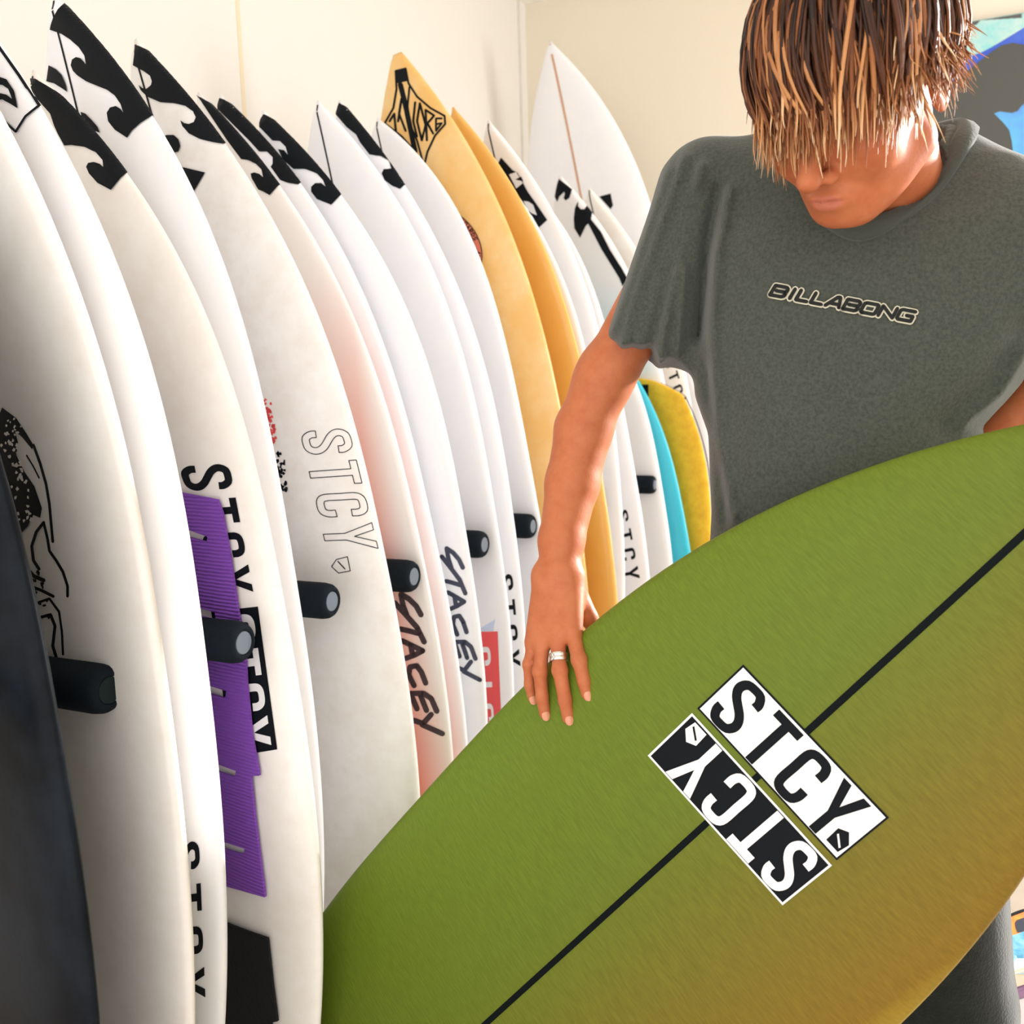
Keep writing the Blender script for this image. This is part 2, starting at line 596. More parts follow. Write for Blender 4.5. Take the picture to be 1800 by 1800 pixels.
def letters(key, name, polys, m_=blackp, off=.0009):
    for g in polys:
        D(key, name, [g], m_, off)


navy = mat('print_navy', (34, 40, 66), .35, .5, .3)
maroon = mat('print_dark_maroon', (44, 24, 34), .35, .5, .3)
red = mat('print_red', (232, 72, 72), .4, .5, .3)
D(4, 'wave_logo', [c1([(340, 20), (310, 50), (285, 95), (272, 135), (268, 158), (330, 180), (375, 210), (420, 250), (450, 295), (458, 340), (445, 325), (430, 308), (405, 302), (385, 315), (378, 345), (390, 375), (415, 400), (460, 430), (520, 455), (570, 475), (610, 505), (640, 550), (655, 595), (640, 575), (615, 560), (585, 568), (568, 595), (575, 640), (610, 685), (675, 727), (700, 690), (745, 650), (805, 612), (740, 500), (680, 410), (600, 300), (520, 210), (440, 120), (380, 50)]),
                   c1([(262, 345), (250, 430), (290, 440), (330, 465), (360, 485), (350, 440), (330, 395), (300, 365)]),
                   c1([(430, 590), (455, 600), (490, 635), (520, 670), (532, 700), (500, 690), (440, 640)])])
D(3, 'wave_logo', [c1([(160, 415), (190, 420), (300, 490), (400, 570), (500, 670), (590, 780), (672, 912), (640, 940), (590, 1002), (520, 965), (475, 915), (460, 880), (470, 860), (500, 855), (530, 865), (550, 882), (545, 845), (510, 805), (450, 775), (380, 765), (345, 768), (310, 705), (290, 660), (270, 600), (200, 520)])])
ol = [c1([(-40, 200), (0, 260), (100, 400), (205, 562), (140, 615), (90, 695), (0, 612), (-40, 560)])]
D(2, 'wave_logo', ring_lines(ol[0], 4.2) + [c1([(-30, 395), (0, 405), (40, 420), (80, 480), (100, 572), (60, 548), (20, 525), (-30, 530), (-30, 492), (0, 490), (40, 500), (70, 522), (50, 470), (20, 450), (-30, 440)])])
D(5, 'wave_logo', [c1([(718, 238), (705, 345), (760, 375), (795, 400), (805, 430), (800, 450), (775, 470), (755, 465), (735, 448), (745, 475), (780, 510), (850, 540), (920, 545), (980, 560), (1020, 590), (1035, 620), (1025, 645), (1000, 655), (975, 650), (955, 635), (965, 665), (1000, 705), (1060, 735), (1120, 750), (1180, 762), (1203, 742), (1150, 650), (1060, 530), (960, 420), (860, 335), (780, 270)]),
                   c1([(860, 720), (885, 712), (920, 712), (945, 735), (955, 770), (945, 800), (925, 805), (900, 790)]), c1([(940, 875), (1085, 910), (1020, 1020), (960, 960)])])
D(6, 'wave_logo', [c1([(1040, 502), (1080, 530), (1180, 590), (1260, 650), (1330, 740), (1400, 830), (1485, 965), (1460, 990), (1425, 1030), (1390, 1010), (1365, 1000), (1330, 940), (1325, 915), (1345, 910), (1370, 918), (1390, 935), (1380, 895), (1350, 865), (1310, 845), (1275, 840), (1200, 740), (1120, 620)])])
D(7, 'wave_logo', [c1([(1162, 517), (1150, 545), (1150, 575), (1320, 745), (1370, 800), (1410, 800), (1440, 830), (1440, 865), (1430, 880), (1480, 950), (1520, 965), (1575, 975), (1592, 955), (1500, 820), (1400, 690), (1300, 600)])])
D(8, 'wave_logo', [[(464, 201), (457, 213), (457, 223), (480, 247), (493, 248), (503, 258), (507, 272), (500, 264), (490, 262), (498, 280), (517, 297), (537, 297), (557, 305), (568, 317), (573, 328), (565, 322), (555, 322), (548, 328), (548, 337), (558, 350), (583, 360), (605, 337), (580, 293), (550, 260), (520, 233), (500, 223)]])
D(10, 'wave_logo', [c4([(290, 542), (270, 600), (330, 670), (380, 710), (400, 750), (450, 815), (510, 825), (550, 850), (563, 890), (545, 892), (525, 892), (515, 915), (530, 950), (570, 980), (610, 997), (643, 970), (600, 890), (530, 770), (450, 680), (370, 600)])])
D(15, 'banner_logo', [c8([(140, 570), (118, 618), (220, 780), (330, 985), (385, 1030), (440, 1125), (505, 1065), (420, 940), (350, 840), (270, 690), (230, 670)])])
D(15, 'logo_cutout', [c8([(205, 705), (262, 685), (312, 775), (262, 815)])], whitep, .0014)
D(15, 'logo_cutout', [c8([(320, 915), (360, 920), (395, 945), (425, 1028), (385, 1012), (350, 985)])], whitep, .0014)
D(15, 'logo_chip', [c8([(255, 745), (300, 722), (318, 760)])], blackp, .0019)
D(16, 'hook_logo', [c8([(590, 735), (550, 850), (585, 920), (600, 880), (640, 840), (645, 860), (635, 890), (650, 910), (680, 890), (700, 825), (640, 775)]),
                    c8([(750, 915), (725, 970), (715, 1050), (720, 1130), (765, 1205), (810, 1110), (830, 1095), (930, 1290), (1075, 1525), (1100, 1590), (1140, 1530), (1095, 1450), (1000, 1300), (930, 1160), (850, 1060), (860, 1005), (815, 955), (800, 980), (770, 980), (748, 955)])])
D(18, 'corner_chip', [c8([(915, 880), (1005, 855), (1025, 950), (1005, 980)])])

# golden board: diamond emblem and round badge
dm = [(587, 375), (640, 362), (655, 440), (700, 510), (770, 570), (845, 612), (848, 655), (795, 715), (755, 800), (735, 885), (690, 800), (620, 720), (530, 650), (575, 570), (592, 470)]
em = ring_lines(c4(dm), 3.6) + [c4([(587, 375), (640, 362), (648, 428), (592, 440)])]
for ln, wd in (([(612, 445), (640, 560), (690, 800)], 9), ([(660, 460), (650, 560), (665, 660), (700, 740), (735, 870)], 3.5), ([(600, 640), (618, 520), (605, 600), (640, 690)], 4), ([(555, 640), (580, 600), (588, 690)], 4),
               ([(690, 540), (680, 640), (700, 720)], 4), ([(715, 545), (700, 640), (725, 740), (745, 660), (715, 545)], 4), ([(745, 580), (752, 740)], 4), ([(745, 580), (790, 610), (755, 650), (785, 705)], 4), ([(830, 625), (800, 625), (800, 690), (830, 650)], 3.6), ([(805, 655), (825, 650)], 3.2)):
    em += brush(c4(ln), wd, 6)
D(12, 'diamond_emblem', em)
cx, cy, rx, ry = 500 + 872 / 3, 1290 / 3, 163 / 3, 190 / 3
arc = lambda k, a: (cx + rx * k * math.cos(a) + .28 * ry * k * math.sin(a), cy + ry * k * math.sin(a))
ang = np.linspace(0, 2 * math.pi, 49)
D(12, 'round_badge', [[arc(1, a), arc(1, b), arc(.80, b), arc(.80, a)] for a, b in zip(ang[:-1], ang[1:])], mat('badge_red', (214, 120, 96), .5), .0009)
bl = []
for k in (1.0, .79):
    bl += [p for a, b in zip(ang[:-1], ang[1:]) for p in brush([arc(k, a), arc(k, b)], 1.6, 4)]
# small capitals round the badge: SURFBOARDS ... ALL
SEG = {'S': [[(1, 1), (0, .9), (0, .55), (1, .45), (1, .1), (0, 0)]], 'U': [[(0, 1), (0, 0), (1, 0), (1, 1)]], 'R': [[(0, 0), (0, 1), (1, .9), (1, .6), (0, .5), (1, 0)]], 'F': [[(0, 0), (0, 1), (1, 1)], [(0, .5), (.8, .5)]],
       'B': [[(0, 0), (0, 1), (.9, .85), (.8, .5), (0, .5), (.8, .5), (1, .2), (.8, 0), (0, 0)]], 'O': [[(0, 0), (0, 1), (1, 1), (1, 0), (0, 0)]], 'A': [[(0, 0), (.5, 1), (1, 0)], [(.25, .4), (.75, .4)]], 'D': [[(0, 0), (0, 1), (.8, .8), (1, .5), (.8, .2), (0, 0)]],
       'L': [[(0, 1), (0, 0), (1, 0)]], 'I': [[(.5, 0), (.5, 1)]], 'N': [[(0, 0), (0, 1), (1, 0), (1, 1)]], 'G': [[(1, .8), (.8, 1), (0, 1), (0, 0), (1, 0), (1, .45), (.6, .45)]], 'E': [[(1, 1), (0, 1), (0, 0), (1, 0)], [(0, .5), (.8, .5)]], 'T': [[(0, 1), (1, 1)], [(.5, 1), (.5, 0)]], 'C': [[(1, 1), (0, .9), (0, .1), (1, 0)]], 'Y': [[(0, 1), (.5, .5), (1, 1)], [(.5, .5), (.5, 0)]]}


def arc_text(word, a0, step, k0, k1):
    out = []
    for i, ch in enumerate(word):
        for ln in SEG[ch]:
            out += brush([arc(k0 + (k1 - k0) * v, a0 + step * (i + .62 * u)) for u, v in ln], 1.5, 4)
    return out


bl += arc_text('SURFBOARDS', -1.35, .125, .83, .96) + arc_text('ALL', .22, .125, .83, .96)
bl += brush([arc(.0, 0), arc(.75, -.6)], 1.5, 4)
D(12, 'badge_lettering', bl, blackp, .0014)

# lettering
letters(2, 'letter', word_polys('STCY', [(892 / 3, 1200 + 815 / 3), (930 / 3, 1200 + 1700 / 3), (1087 / 3, 1200 + 1690 / 3), (1050 / 3, 1200 + 790 / 3)], .64))
q3 = [(312, 812), (388, 1052), (447, 1046), (402, 806)]
letters(3, 'letter', word_polys('STCY', q3, .72))
D(3, 'sticker_box', [[(372, 1075), (454, 1066), (488, 1317), (408, 1330)]], blackp, .0009)
letters(3, 'letter', word_polys('CTCY', [(374, 1078), (410, 1326), (484, 1312), (451, 1071)], .78, v0=.03, v1=.93), whitep, .0015)
f5 = word_polys('STCY', c5([(95, 548), (275, 1340), (598, 1330), (398, 520)]), .72)
out5 = [p for g in f5 for p in ring_lines(g, 1.5)]
ic5 = c5([(300, 1425), (330, 1380), (400, 1362), (418, 1452), (345, 1466)])
out5 += ring_lines(ic5, 1.5) + brush(c5([(340, 1392), (385, 1440)]), 2, 5)
D(5, 'outline_lettering', out5)
letters(10, 'letter', word_polys('STCY', c6([(1330, 10), (1400, 650), (1497, 640), (1440, 0)]), .62))
letters(19, 'letter', word_polys('STCY', [(1084, 893), (1097, 1027), (1126, 1022), (1101, 888)], .6))
letters(17, 'letter', word_polys('STCY', [(1165, 630), (1195, 724), (1210, 717), (1182, 622)], .6))
scr = [[(700, 215), (760, 280), (840, 370), (885, 462)], [(775, 290), (752, 230), (738, 160), (790, 190), (835, 235), (865, 290)], [(735, 380), (790, 392), (850, 408)],
       [(748, 455), (800, 480), (876, 518)], [(876, 518), (825, 545), (768, 566)], [(800, 482), (812, 545)], [(822, 738), (788, 670), (796, 620), (838, 612), (868, 652), (895, 722)],
       [(800, 790), (840, 885)], [(800, 788), (880, 786), (930, 820), (965, 900)], [(862, 800), (900, 895)], [(820, 958), (878, 978), (930, 920)], [(872, 985), (1000, 1042)]]
D(6, 'brush_script', [p for s in scr for p in brush(c6(s), 9.5)], maroon)
D(8, 'brush_script', [p for s in scr for p in brush(c6([(1025 + (x - 735) * .8, -140 + (y - 150) * .944) for x, y in s]), 7.8)], navy)
D(9, 'red_sticker', [c6([(1170, 400), (1350, 395), (1362, 700), (1370, 900), (1375, 1000), (1230, 1000)])], red)
letters(9, 'letter', word_polys('CIC', c6([(1185, 470), (1240, 1000), (1330, 1000), (1302, 460)]), .66), whitep, .0014)
D(9, 'pale_blue_chip', [c6([(1215, 392), (1335, 318), (1320, 392)])], mat('print_pale_blue', (200, 214, 240), .4), .0009)

# board 5: small red and black stamp
def blot(x0, y0, x1, y1, n, r, seed, skew=0.0):
    rr = random.Random(seed)
    out = []
    for i in range(n):
        v = rr.random()
        cx_, cy_ = x0 + (x1 - x0) * rr.random() + skew * v, y0 + (y1 - y0) * v
        k = 7
        out.append([(cx_ + r * rr.uniform(.4, 1.3) * math.cos(2 * math.pi * j / k), cy_ + r * rr.uniform(.4, 1.6) * math.sin(2 * math.pi * j / k)) for j in range(k)])
    return out


D(5, 'red_stamp', blot(464, 702, 478, 780, 46, 3.2, 3, 8), red)
D(5, 'black_stamp', blot(486, 795, 498, 862, 30, 3.0, 4, 8), blackp)

# board 1: splotchy ink drawing
ink = [[(5, 716), (30, 735), (48, 762), (60, 782), (58, 790), (40, 768), (28, 758), (33, 778), (30, 800), (45, 830), (62, 855), (75, 893), (72, 910), (60, 905), (50, 925), (35, 940), (22, 900), (8, 840), (-6, 800), (-8, 750)]]
for ln, wd in (([(60, 782), (72, 815), (82, 850), (88, 885), (92, 930), (94, 952)], 3.6), ([(48, 800), (60, 820), (70, 840)], 2.0), ([(78, 918), (85, 948), (88, 968), (100, 985), (112, 1005), (120, 1030), (120, 1048)], 3.6), ([(78, 918), (65, 935), (57, 960), (60, 985), (70, 1000)], 4),
               ([(50, 1000), (60, 1012), (78, 1020)], 5), ([(55, 1030), (75, 1038), (95, 1048)], 4), ([(65, 1060), (88, 1052), (105, 1075)], 3.2), ([(72, 1085), (90, 1080), (98, 1100), (94, 1135), (100, 1155)], 4), ([(105, 1075), (110, 1110), (112, 1150)], 3)):
    ink += brush(ln, wd * 1.35, 6)
ink += blot(50, 1000, 80, 1090, 26, 3.5, 9, 8)
D(1, 'ink_drawing', ink)
D(1, 'ink_speckle', blot(0, 760, 40, 915, 70, 2.8, 11, 18) + blot(5, 735, 40, 765, 14, 2, 12), cream, .0014)

# board 3: purple deck pad in grooved strips, black tail pad
purple = mat('pad_purple', (134, 78, 184), .7, .3)
ptn = purple.node_tree
tc = ptn.nodes.new('ShaderNodeTexCoord'); wv = ptn.nodes.new('ShaderNodeTexWave')
wv.bands_direction = 'Z'; wv.inputs['Scale'].default_value = 60; wv.inputs['Distortion'].default_value = 1.2
ptn.links.new(tc.outputs['Object'], wv.inputs['Vector'])
bp = ptn.nodes.new('ShaderNodeBump'); bp.inputs['Strength'].default_value = .7; bp.inputs['Distance'].default_value = .003
ptn.links.new(wv.outputs['Fac'], bp.inputs['Height']); ptn.links.new(bp.outputs['Normal'], ptn.nodes['Principled BSDF'].inputs['Normal'])
pad = [(280, 853), (313, 862), (390, 877), (398, 900), (413, 983), (425, 1067), (438, 1135), (441, 1200), (450, 1290), (463, 1360), (448, 1361), (456, 1440), (473, 1573), (394, 1551), (350, 1535),
       (350, 1478), (392, 1486), (436, 1499), (438, 1488), (392, 1473), (345, 1460), (340, 1342), (382, 1350), (420, 1363), (423, 1352), (382, 1337), (335, 1324), (325, 1206), (367, 1214), (404, 1225), (406, 1212), (367, 1200), (320, 1188),
       (310, 1070), (352, 1079), (388, 1088), (386, 1075), (352, 1063), (305, 1050), (290, 920), (328, 940), (372, 951), (373, 942), (326, 925), (285, 909)]
po = D(3, 'deck_pad', [pad], purple, .0045, 'purple grooved deck pad with slots')
padn = D(3, 'tail_pad', [[(398, 1616), (440, 1632), (478, 1645), (486, 1720), (495, 1790), (484, 1792), (487, 1830), (380, 1830), (360, 1600)]], mat('pad_black', (14, 15, 18), .75, .3, bump=(160, .4)), .005, 'black deck pad')
for o in (po, padn):
    sm = o.modifiers.new('thick', 'SOLIDIFY'); sm.thickness = .004; sm.offset = -1

# foam board: dark edge line, black patches
fb = BOARDS[22]
edge_m = mat('edge_line_black', (26, 28, 30), .5)
V, Fc = [], []
us = np.linspace(.05, .985, 70)
for s in (1,):
    for u in us:
        h = float(half_width(u, fb.W, 2.85, .7, .573, .567)) * min(1, ((1 - u) / .05 + .02) ** .4) * min(1, (u / .025 + .05) ** .5)
        rk = .03 * np.clip((u - .5) / .5, 0, 1) ** 2.6 + .04 * np.clip((.5 - u) / .5, 0, 1) ** 2.2
        V += [(h + .0012, .006 - rk, u * fb.L), (h + .0012, .014 - rk, u * fb.L), (h - .004, .016 - rk, u * fb.L)]
for i in range(len(us) - 1):
    for k in (0, 1):
        a = 3 * i + k
        Fc.append((a, a + 1, a + 4, a + 3))
eo = link('edge_line', mesh_from('edge_line', V, Fc), edge_m); eo.parent = fb.root
D(22, 'black_patch', [[(1120, 676), (1140, 676), (1140, 706), (1132, 712), (1116, 690)]], blackp)

# ------------------------------------------------------------------ rack with padded pegs
rack = empty('surfboard_rack', (XW + .05, 1.9, .86), 'wall rack of black padded pegs with round grey end caps', 'rack')
foam_b = mat('peg_foam', (18, 25, 32), .8, .12, bump=(240, .35))
cap_m = mat('peg_cap', (104, 114, 126), .5, .3)
wood = mat('rack_timber', (206, 184, 150), .6, .4, noise=(12, (190, 164, 128)))
rail = link('back_rail', box_mesh('back_rail', (0, -1.75, -.05), (.05, 2.0, .05), .004), wood); rail.parent = rack
prof = [(-.60, .029), (-.018, .029), (-.008, .0275), (-.003, .0245), (0, .020), (-.001, .0165), (-.004, .016)]
SEGS = 28


def lathe_x(name, prof):
    V, Fc = [], []
    for x, r in prof:
        for j in range(SEGS):
            a = 2 * math.pi * j / SEGS
            V.append((x, r * math.cos(a), r * math.sin(a)))
    for i in range(len(prof) - 1):
        for j in range(SEGS):
            a, b = i * SEGS + j, i * SEGS + (j + 1) % SEGS
            Fc.append((a, a + SEGS, b + SEGS, b))
    Fc.append(tuple((len(prof) - 1) * SEGS + j for j in range(SEGS))[::-1])
    return mesh_from(name, V, Fc)


peg_me = lathe_x('peg', [(-.795, .029)] + prof[1:])
cap_me = lathe_x('end_cap', [(-.004, .0158), (-.0015, .0156), (-.0008, .0145)])
dark_cap = cap_me.copy()                     # the nearest peg has a dark cap
dark_cap.materials.append(mat('peg_cap_dark', (20, 34, 34), .6, .15))
peg_me.materials.append(foam_b); cap_me.materials.append(cap_m)
for me in (peg_me, cap_me):
    me.polygons.foreach_set('use_smooth', [len(p.vertices) == 4 for p in me.polygons])
for (yy, tx) in ((.55, -.89), (.773, -.877), (.988, -.865), (1.232, -.895), (1.440, -.868), (1.772, -.895), (2.026, -.896), (2.26, -.895), (2.49, -.895), (2.90, -.865), (3.185, -.93)):
    p = bpy.data.objects.new('peg', peg_me); col.objects.link(p); p.parent = rack
    p.location = (tx - (XW + .05), yy - 1.9, 0)
    c = bpy.data.objects.new('end_cap', dark_cap if yy == .773 else cap_me); col.objects.link(c); c.parent = p

# ------------------------------------------------------------------ the green board being lifted out
ga, gb = 1.29, -.7


def gplane(x, y):
    u, v = (x - 900) / F, (y - 900) / F
    Z = ga / (1 - gb * u)
    return CAM + Z * (FW + u * RT + v * DN)


s1 = gplane(1800, 945); s0 = gplane(870, 1789)
GA = (s1 - s0) / np.linalg.norm(s1 - s0)
gn = FW - gb * RT; gn /= np.linalg.norm(gn)
GN = -gn                                            # deck side, towards the viewer
GS = np.cross(GA, GN)                                # width axis
GS /= np.linalg.norm(GS)
nose_t, GL_ = .172, 1.50
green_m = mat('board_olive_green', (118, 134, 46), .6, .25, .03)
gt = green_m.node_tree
r = ramp_on(green_m, 0, -.28, .28, [(0, (106, 128, 32)), (.45, (104, 120, 32)), (.72, (120, 110, 30)), (.94, (134, 104, 26)), (1, (172, 146, 42))])  # light across the width painted into the colour, green to olive-brown
nz = gt.nodes.new('ShaderNodeTexNoise'); tc = gt.nodes.new('ShaderNodeTexCoord'); mp = gt.nodes.new('ShaderNodeMapping')
mp.inputs['Scale'].default_value = (60, 200, 420)
nz.inputs['Scale'].default_value = 1.0; nz.inputs['Detail'].default_value = 4
gt.links.new(tc.outputs['Object'], mp.inputs['Vector']); gt.links.new(mp.outputs[0], nz.inputs['Vector'])
mc = gt.nodes.new('ShaderNodeMix'); mc.data_type = 'RGBA'; mc.blend_type = 'MULTIPLY'; mc.inputs['Factor'].default_value = .45
nr = gt.nodes.new('ShaderNodeValToRGB'); nr.color_ramp.elements[0].position = .3; nr.color_ramp.elements[1].position = .7
nr.color_ramp.elements[0].color = (.55, .55, .5, 1)
gt.links.new(nz.outputs['Fac'], nr.inputs['Fac']); gt.links.new(r.outputs[0], mc.inputs['A']); gt.links.new(nr.outputs[0], mc.inputs['B'])
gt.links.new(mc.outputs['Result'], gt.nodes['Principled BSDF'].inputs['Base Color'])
bp = gt.nodes.new('ShaderNodeBump'); bp.inputs['Strength'].default_value = .25; bp.inputs['Distance'].default_value = .001
gt.links.new(nz.outputs['Fac'], bp.inputs['Height']); gt.links.new(bp.outputs['Normal'], gt.nodes['Principled BSDF'].inputs['Normal'])
# outline from measured half widths (distance behind the nose -> half width)
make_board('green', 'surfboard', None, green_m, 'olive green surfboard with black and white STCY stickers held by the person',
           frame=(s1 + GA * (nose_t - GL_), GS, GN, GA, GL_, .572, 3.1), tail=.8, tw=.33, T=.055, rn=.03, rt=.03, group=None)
G = BOARDS['green']
stringer(G, mat('stringer_ink', (12, 18, 18), .6, .08), .0075)
w1 = [(1226, 1245), (1471, 1512), (1563, 1437), (1307, 1168)]
w2 = [(1463, 1521), (1217, 1253), (1139, 1328), (1376, 1591)]
D('green', 'sticker_border', [w1], blackp, .0009)
f1, f2 = quad_map(w1), quad_map(w2)
rect = lambda f, e: [f(e * .35, e), f(1 - e * .35, e), f(1 - e * .35, 1 - e), f(e * .35, 1 - e)]
D('green', 'white_sticker', [dense(rect(f1, .03), lambda a, b: (a, b), 6)], whitep, .0013)
ins = lambda f, a0, a1, b0, b1: [f(a0, b0), f(a1, b0), f(a1, b1), f(a0, b1)]
l1 = word_polys('STCY', ins(f1, .015, .925, .04, .93), .74)
ico = lambda f, u0, v0, su, sv, g: dense([(u0 + p[0] * su, v0 + p[1] * sv) for p in g], f, 2)
letters('green', 'letter', l1 + [ico(f1, .885, .10, .24, .95, ICON)], blackp, .0017)
D('green', 'icon_slash', [ico(f1, .885, .10, .24, .95, ICON_CUT)], whitep, .0021)
D('green', 'sticker_border', [w2], whitep, .0009)
D('green', 'black_sticker', [dense(rect(f2, .035), lambda a, b: (a, b), 6)], blackp, .0013)
letters('green', 'letter', word_polys('STCY', ins(f2, .02, .90, .045, .955), .74) + [ico(f2, .87, .06, .24, .95, ICON)], whitep, .0017)
D('green', 'icon_slash', [ico(f2, .87, .06, .24, .95, ICON_CUT)], blackp, .0021)

# ------------------------------------------------------------------ the person
def cc(x, y, d):
    return np.array([(x - 900) / F * d, (y - 900) / F * d, d])


def to_world(v):
    return CAM + v[:, 0:1] * RT + v[:, 1:2] * DN + v[:, 2:3] * FW


def rc(p, a, b, ra, rb):
    a = np.asarray(a, np.float32); b = np.asarray(b, np.float32)
    ab = b - a
    t = np.clip(((p - a) @ ab) / (ab @ ab), 0, 1)
    return np.linalg.norm(p - a - t[:, None] * ab, axis=1) - (ra + t * (rb - ra))


def ell(p, c, r, Rm=None):
    q = p - np.asarray(c, np.float32)
    if Rm is not None: q = q @ Rm.astype(np.float32)
    r = np.asarray(r, np.float32)
    k0 = np.linalg.norm(q / r, axis=1); k1 = np.linalg.norm(q / (r * r), axis=1) + 1e-9
    return k0 * (k0 - 1) / k1


def smin(a, b, k):
    h = np.clip(.5 + .5 * (b - a) / k, 0, 1)
    return b + (a - b) * h - k * h * (1 - h)


def smax(a, b, k):
    return -smin(-a, -b, k)


def nets(f, lo, hi, h):
    """naive surface nets of f < 0"""
    lo = np.asarray(lo, np.float32); hi = np.asarray(hi, np.float32)
    n = np.ceil((hi - lo) / h).astype(int) + 1
    xs, ys, zs = [lo[i] + h * np.arange(n[i], dtype=np.float32) for i in range(3)]
    V = np.empty(tuple(n), np.float32)
    YY, ZZ = np.meshgrid(ys, zs, indexing='ij')
    step = max(1, 600000 // (n[1] * n[2]))
    for i in range(0, n[0], step):
        xb = xs[i:i + step]
        pts = np.empty((len(xb), n[1], n[2], 3), np.float32)
        pts[..., 0] = xb[:, None, None]; pts[..., 1] = YY; pts[..., 2] = ZZ
        V[i:i + step] = f(pts.reshape(-1, 3)).reshape(len(xb), n[1], n[2])
    s = V < 0
    cs = [(i, j, k) for i in (0, 1) for j in (0, 1) for k in (0, 1)]
    sl = lambda A, c: A[c[0]:A.shape[0] - 1 + c[0], c[1]:A.shape[1] - 1 + c[1], c[2]:A.shape[2] - 1 + c[2]]
    anyb = np.zeros(tuple(n - 1), bool); allb = np.ones(tuple(n - 1), bool)
    for c in cs:
        anyb |= sl(s, c); allb &= sl(s, c)
    I = np.argwhere(anyb & ~allb)
    acc = np.zeros((len(I), 3), np.float64); cnt = np.zeros(len(I))
    for a in cs:
        for ax in range(3):
            if a[ax]: continue
            b = list(a); b[ax] = 1
            va = V[I[:, 0] + a[0], I[:, 1] + a[1], I[:, 2] + a[2]]; vb = V[I[:, 0] + b[0], I[:, 1] + b[1], I[:, 2] + b[2]]
            m_ = (va < 0) != (vb < 0)
            t = va[m_] / (va[m_] - vb[m_])
            q = np.tile(np.array(a, float), (m_.sum(), 1)); q[:, ax] += t
            acc[m_] += q; cnt[m_] += 1
    verts = lo + h * (I + acc / cnt[:, None])
    idx = -np.ones(tuple(n - 1), np.int64); idx[I[:, 0], I[:, 1], I[:, 2]] = np.arange(len(I))
    faces = []
    for ax in range(3):
        o1, o2 = (ax + 1) % 3, (ax + 2) % 3
        A = np.take(s, range(n[ax] - 1), ax); B = np.take(s, range(1, n[ax]), ax)
        E = np.argwhere(A != B)
        ok = (E[:, o1] > 0) & (E[:, o2] > 0) & (E[:, o1] < n[o1] - 1) & (E[:, o2] < n[o2] - 1)
        E = E[ok]
        sg = A[E[:, 0], E[:, 1], E[:, 2]]
        e1 = np.zeros(3, int); e1[o1] = 1; e2 = np.zeros(3, int); e2[o2] = 1
        g = lambda d: idx[tuple((E - d).T)]
        q = np.stack([g(e1 + e2), g(e2), g(0 * e1), g(e1)], 1)
        q[~sg] = q[~sg][:, ::-1]
        faces.append(q)
    return verts, np.concatenate(faces)


def relax(v, f, it=2, k=.5):
    e = np.concatenate([f[:, [0, 1]], f[:, [1, 2]], f[:, [2, 3]], f[:, [3, 0]]])
    e = np.concatenate([e, e[:, ::-1]])
    for _ in range(it):
        s_ = np.zeros_like(v); c = np.zeros(len(v))
        np.add.at(s_, e[:, 0], v[e[:, 1]]); np.add.at(c, e[:, 0], 1)
        v = v * (1 - k) + k * s_ / np.maximum(c, 1)[:, None]
    return v


def ridge(p, pts, wd):
    """how close (0..1) a point lies, seen square on, to a fold line"""
    u = np.stack([900 + F * p[:, 0] / p[:, 2], 900 + F * p[:, 1] / p[:, 2]], 1)
    best = np.full(len(p), 1e9, np.float32)
    for a, b in zip(pts[:-1], pts[1:]):
        a = np.array(a, np.float32); b = np.array(b, np.float32); ab = b - a
        t = np.clip(((u - a) @ ab) / (ab @ ab), 0, 1)
        best = np.minimum(best, np.linalg.norm(u - a - t[:, None] * ab, axis=1))
    return np.exp(-(best / wd) ** 2)


person = empty('person', tuple(P(1540, 1500, 1.27) * np.array([1, 1, 0])), 'person in an olive t-shirt with sun-bleached hair looking down at the green board', 'person')
skin = mat('skin_tanned', (194, 114, 74), .5, .3, 0, noise=(38, (182, 100, 62)), bump=(260, .12), sss=.12)
lip_m = mat('skin_lips', (190, 108, 84), .45, .4, sss=.1)
nail_m = mat('fingernail', (220, 152, 122), .35, .4, .1)

# --- head pose: bowed and turned
th_, ph_ = math.radians(45), math.radians(50)
EX = -np.array([math.cos(th_), 0, -math.sin(th_)])       # towards his right ear
EY = np.array([-math.cos(ph_) * math.sin(th_), math.sin(ph_), -math.cos(ph_) * math.cos(th_)])
_cr, _sr = math.cos(math.radians(12)), math.sin(math.radians(12))
tilt = lambda q: np.array([q[0] * _cr - q[1] * _sr, q[0] * _sr + q[1] * _cr, q[2]])
EX, EY = tilt(EX), tilt(EY)
EZ = np.cross(EX, EY)
HR = np.stack([EX, EY, EZ], 1)
HC = cc(1420, 326, .955) - HR @ np.array([0, .121, -.044])


def hl(v): return HC + HR @ np.asarray(v, float)


NECK0 = cc(1580, 400, 1.2)


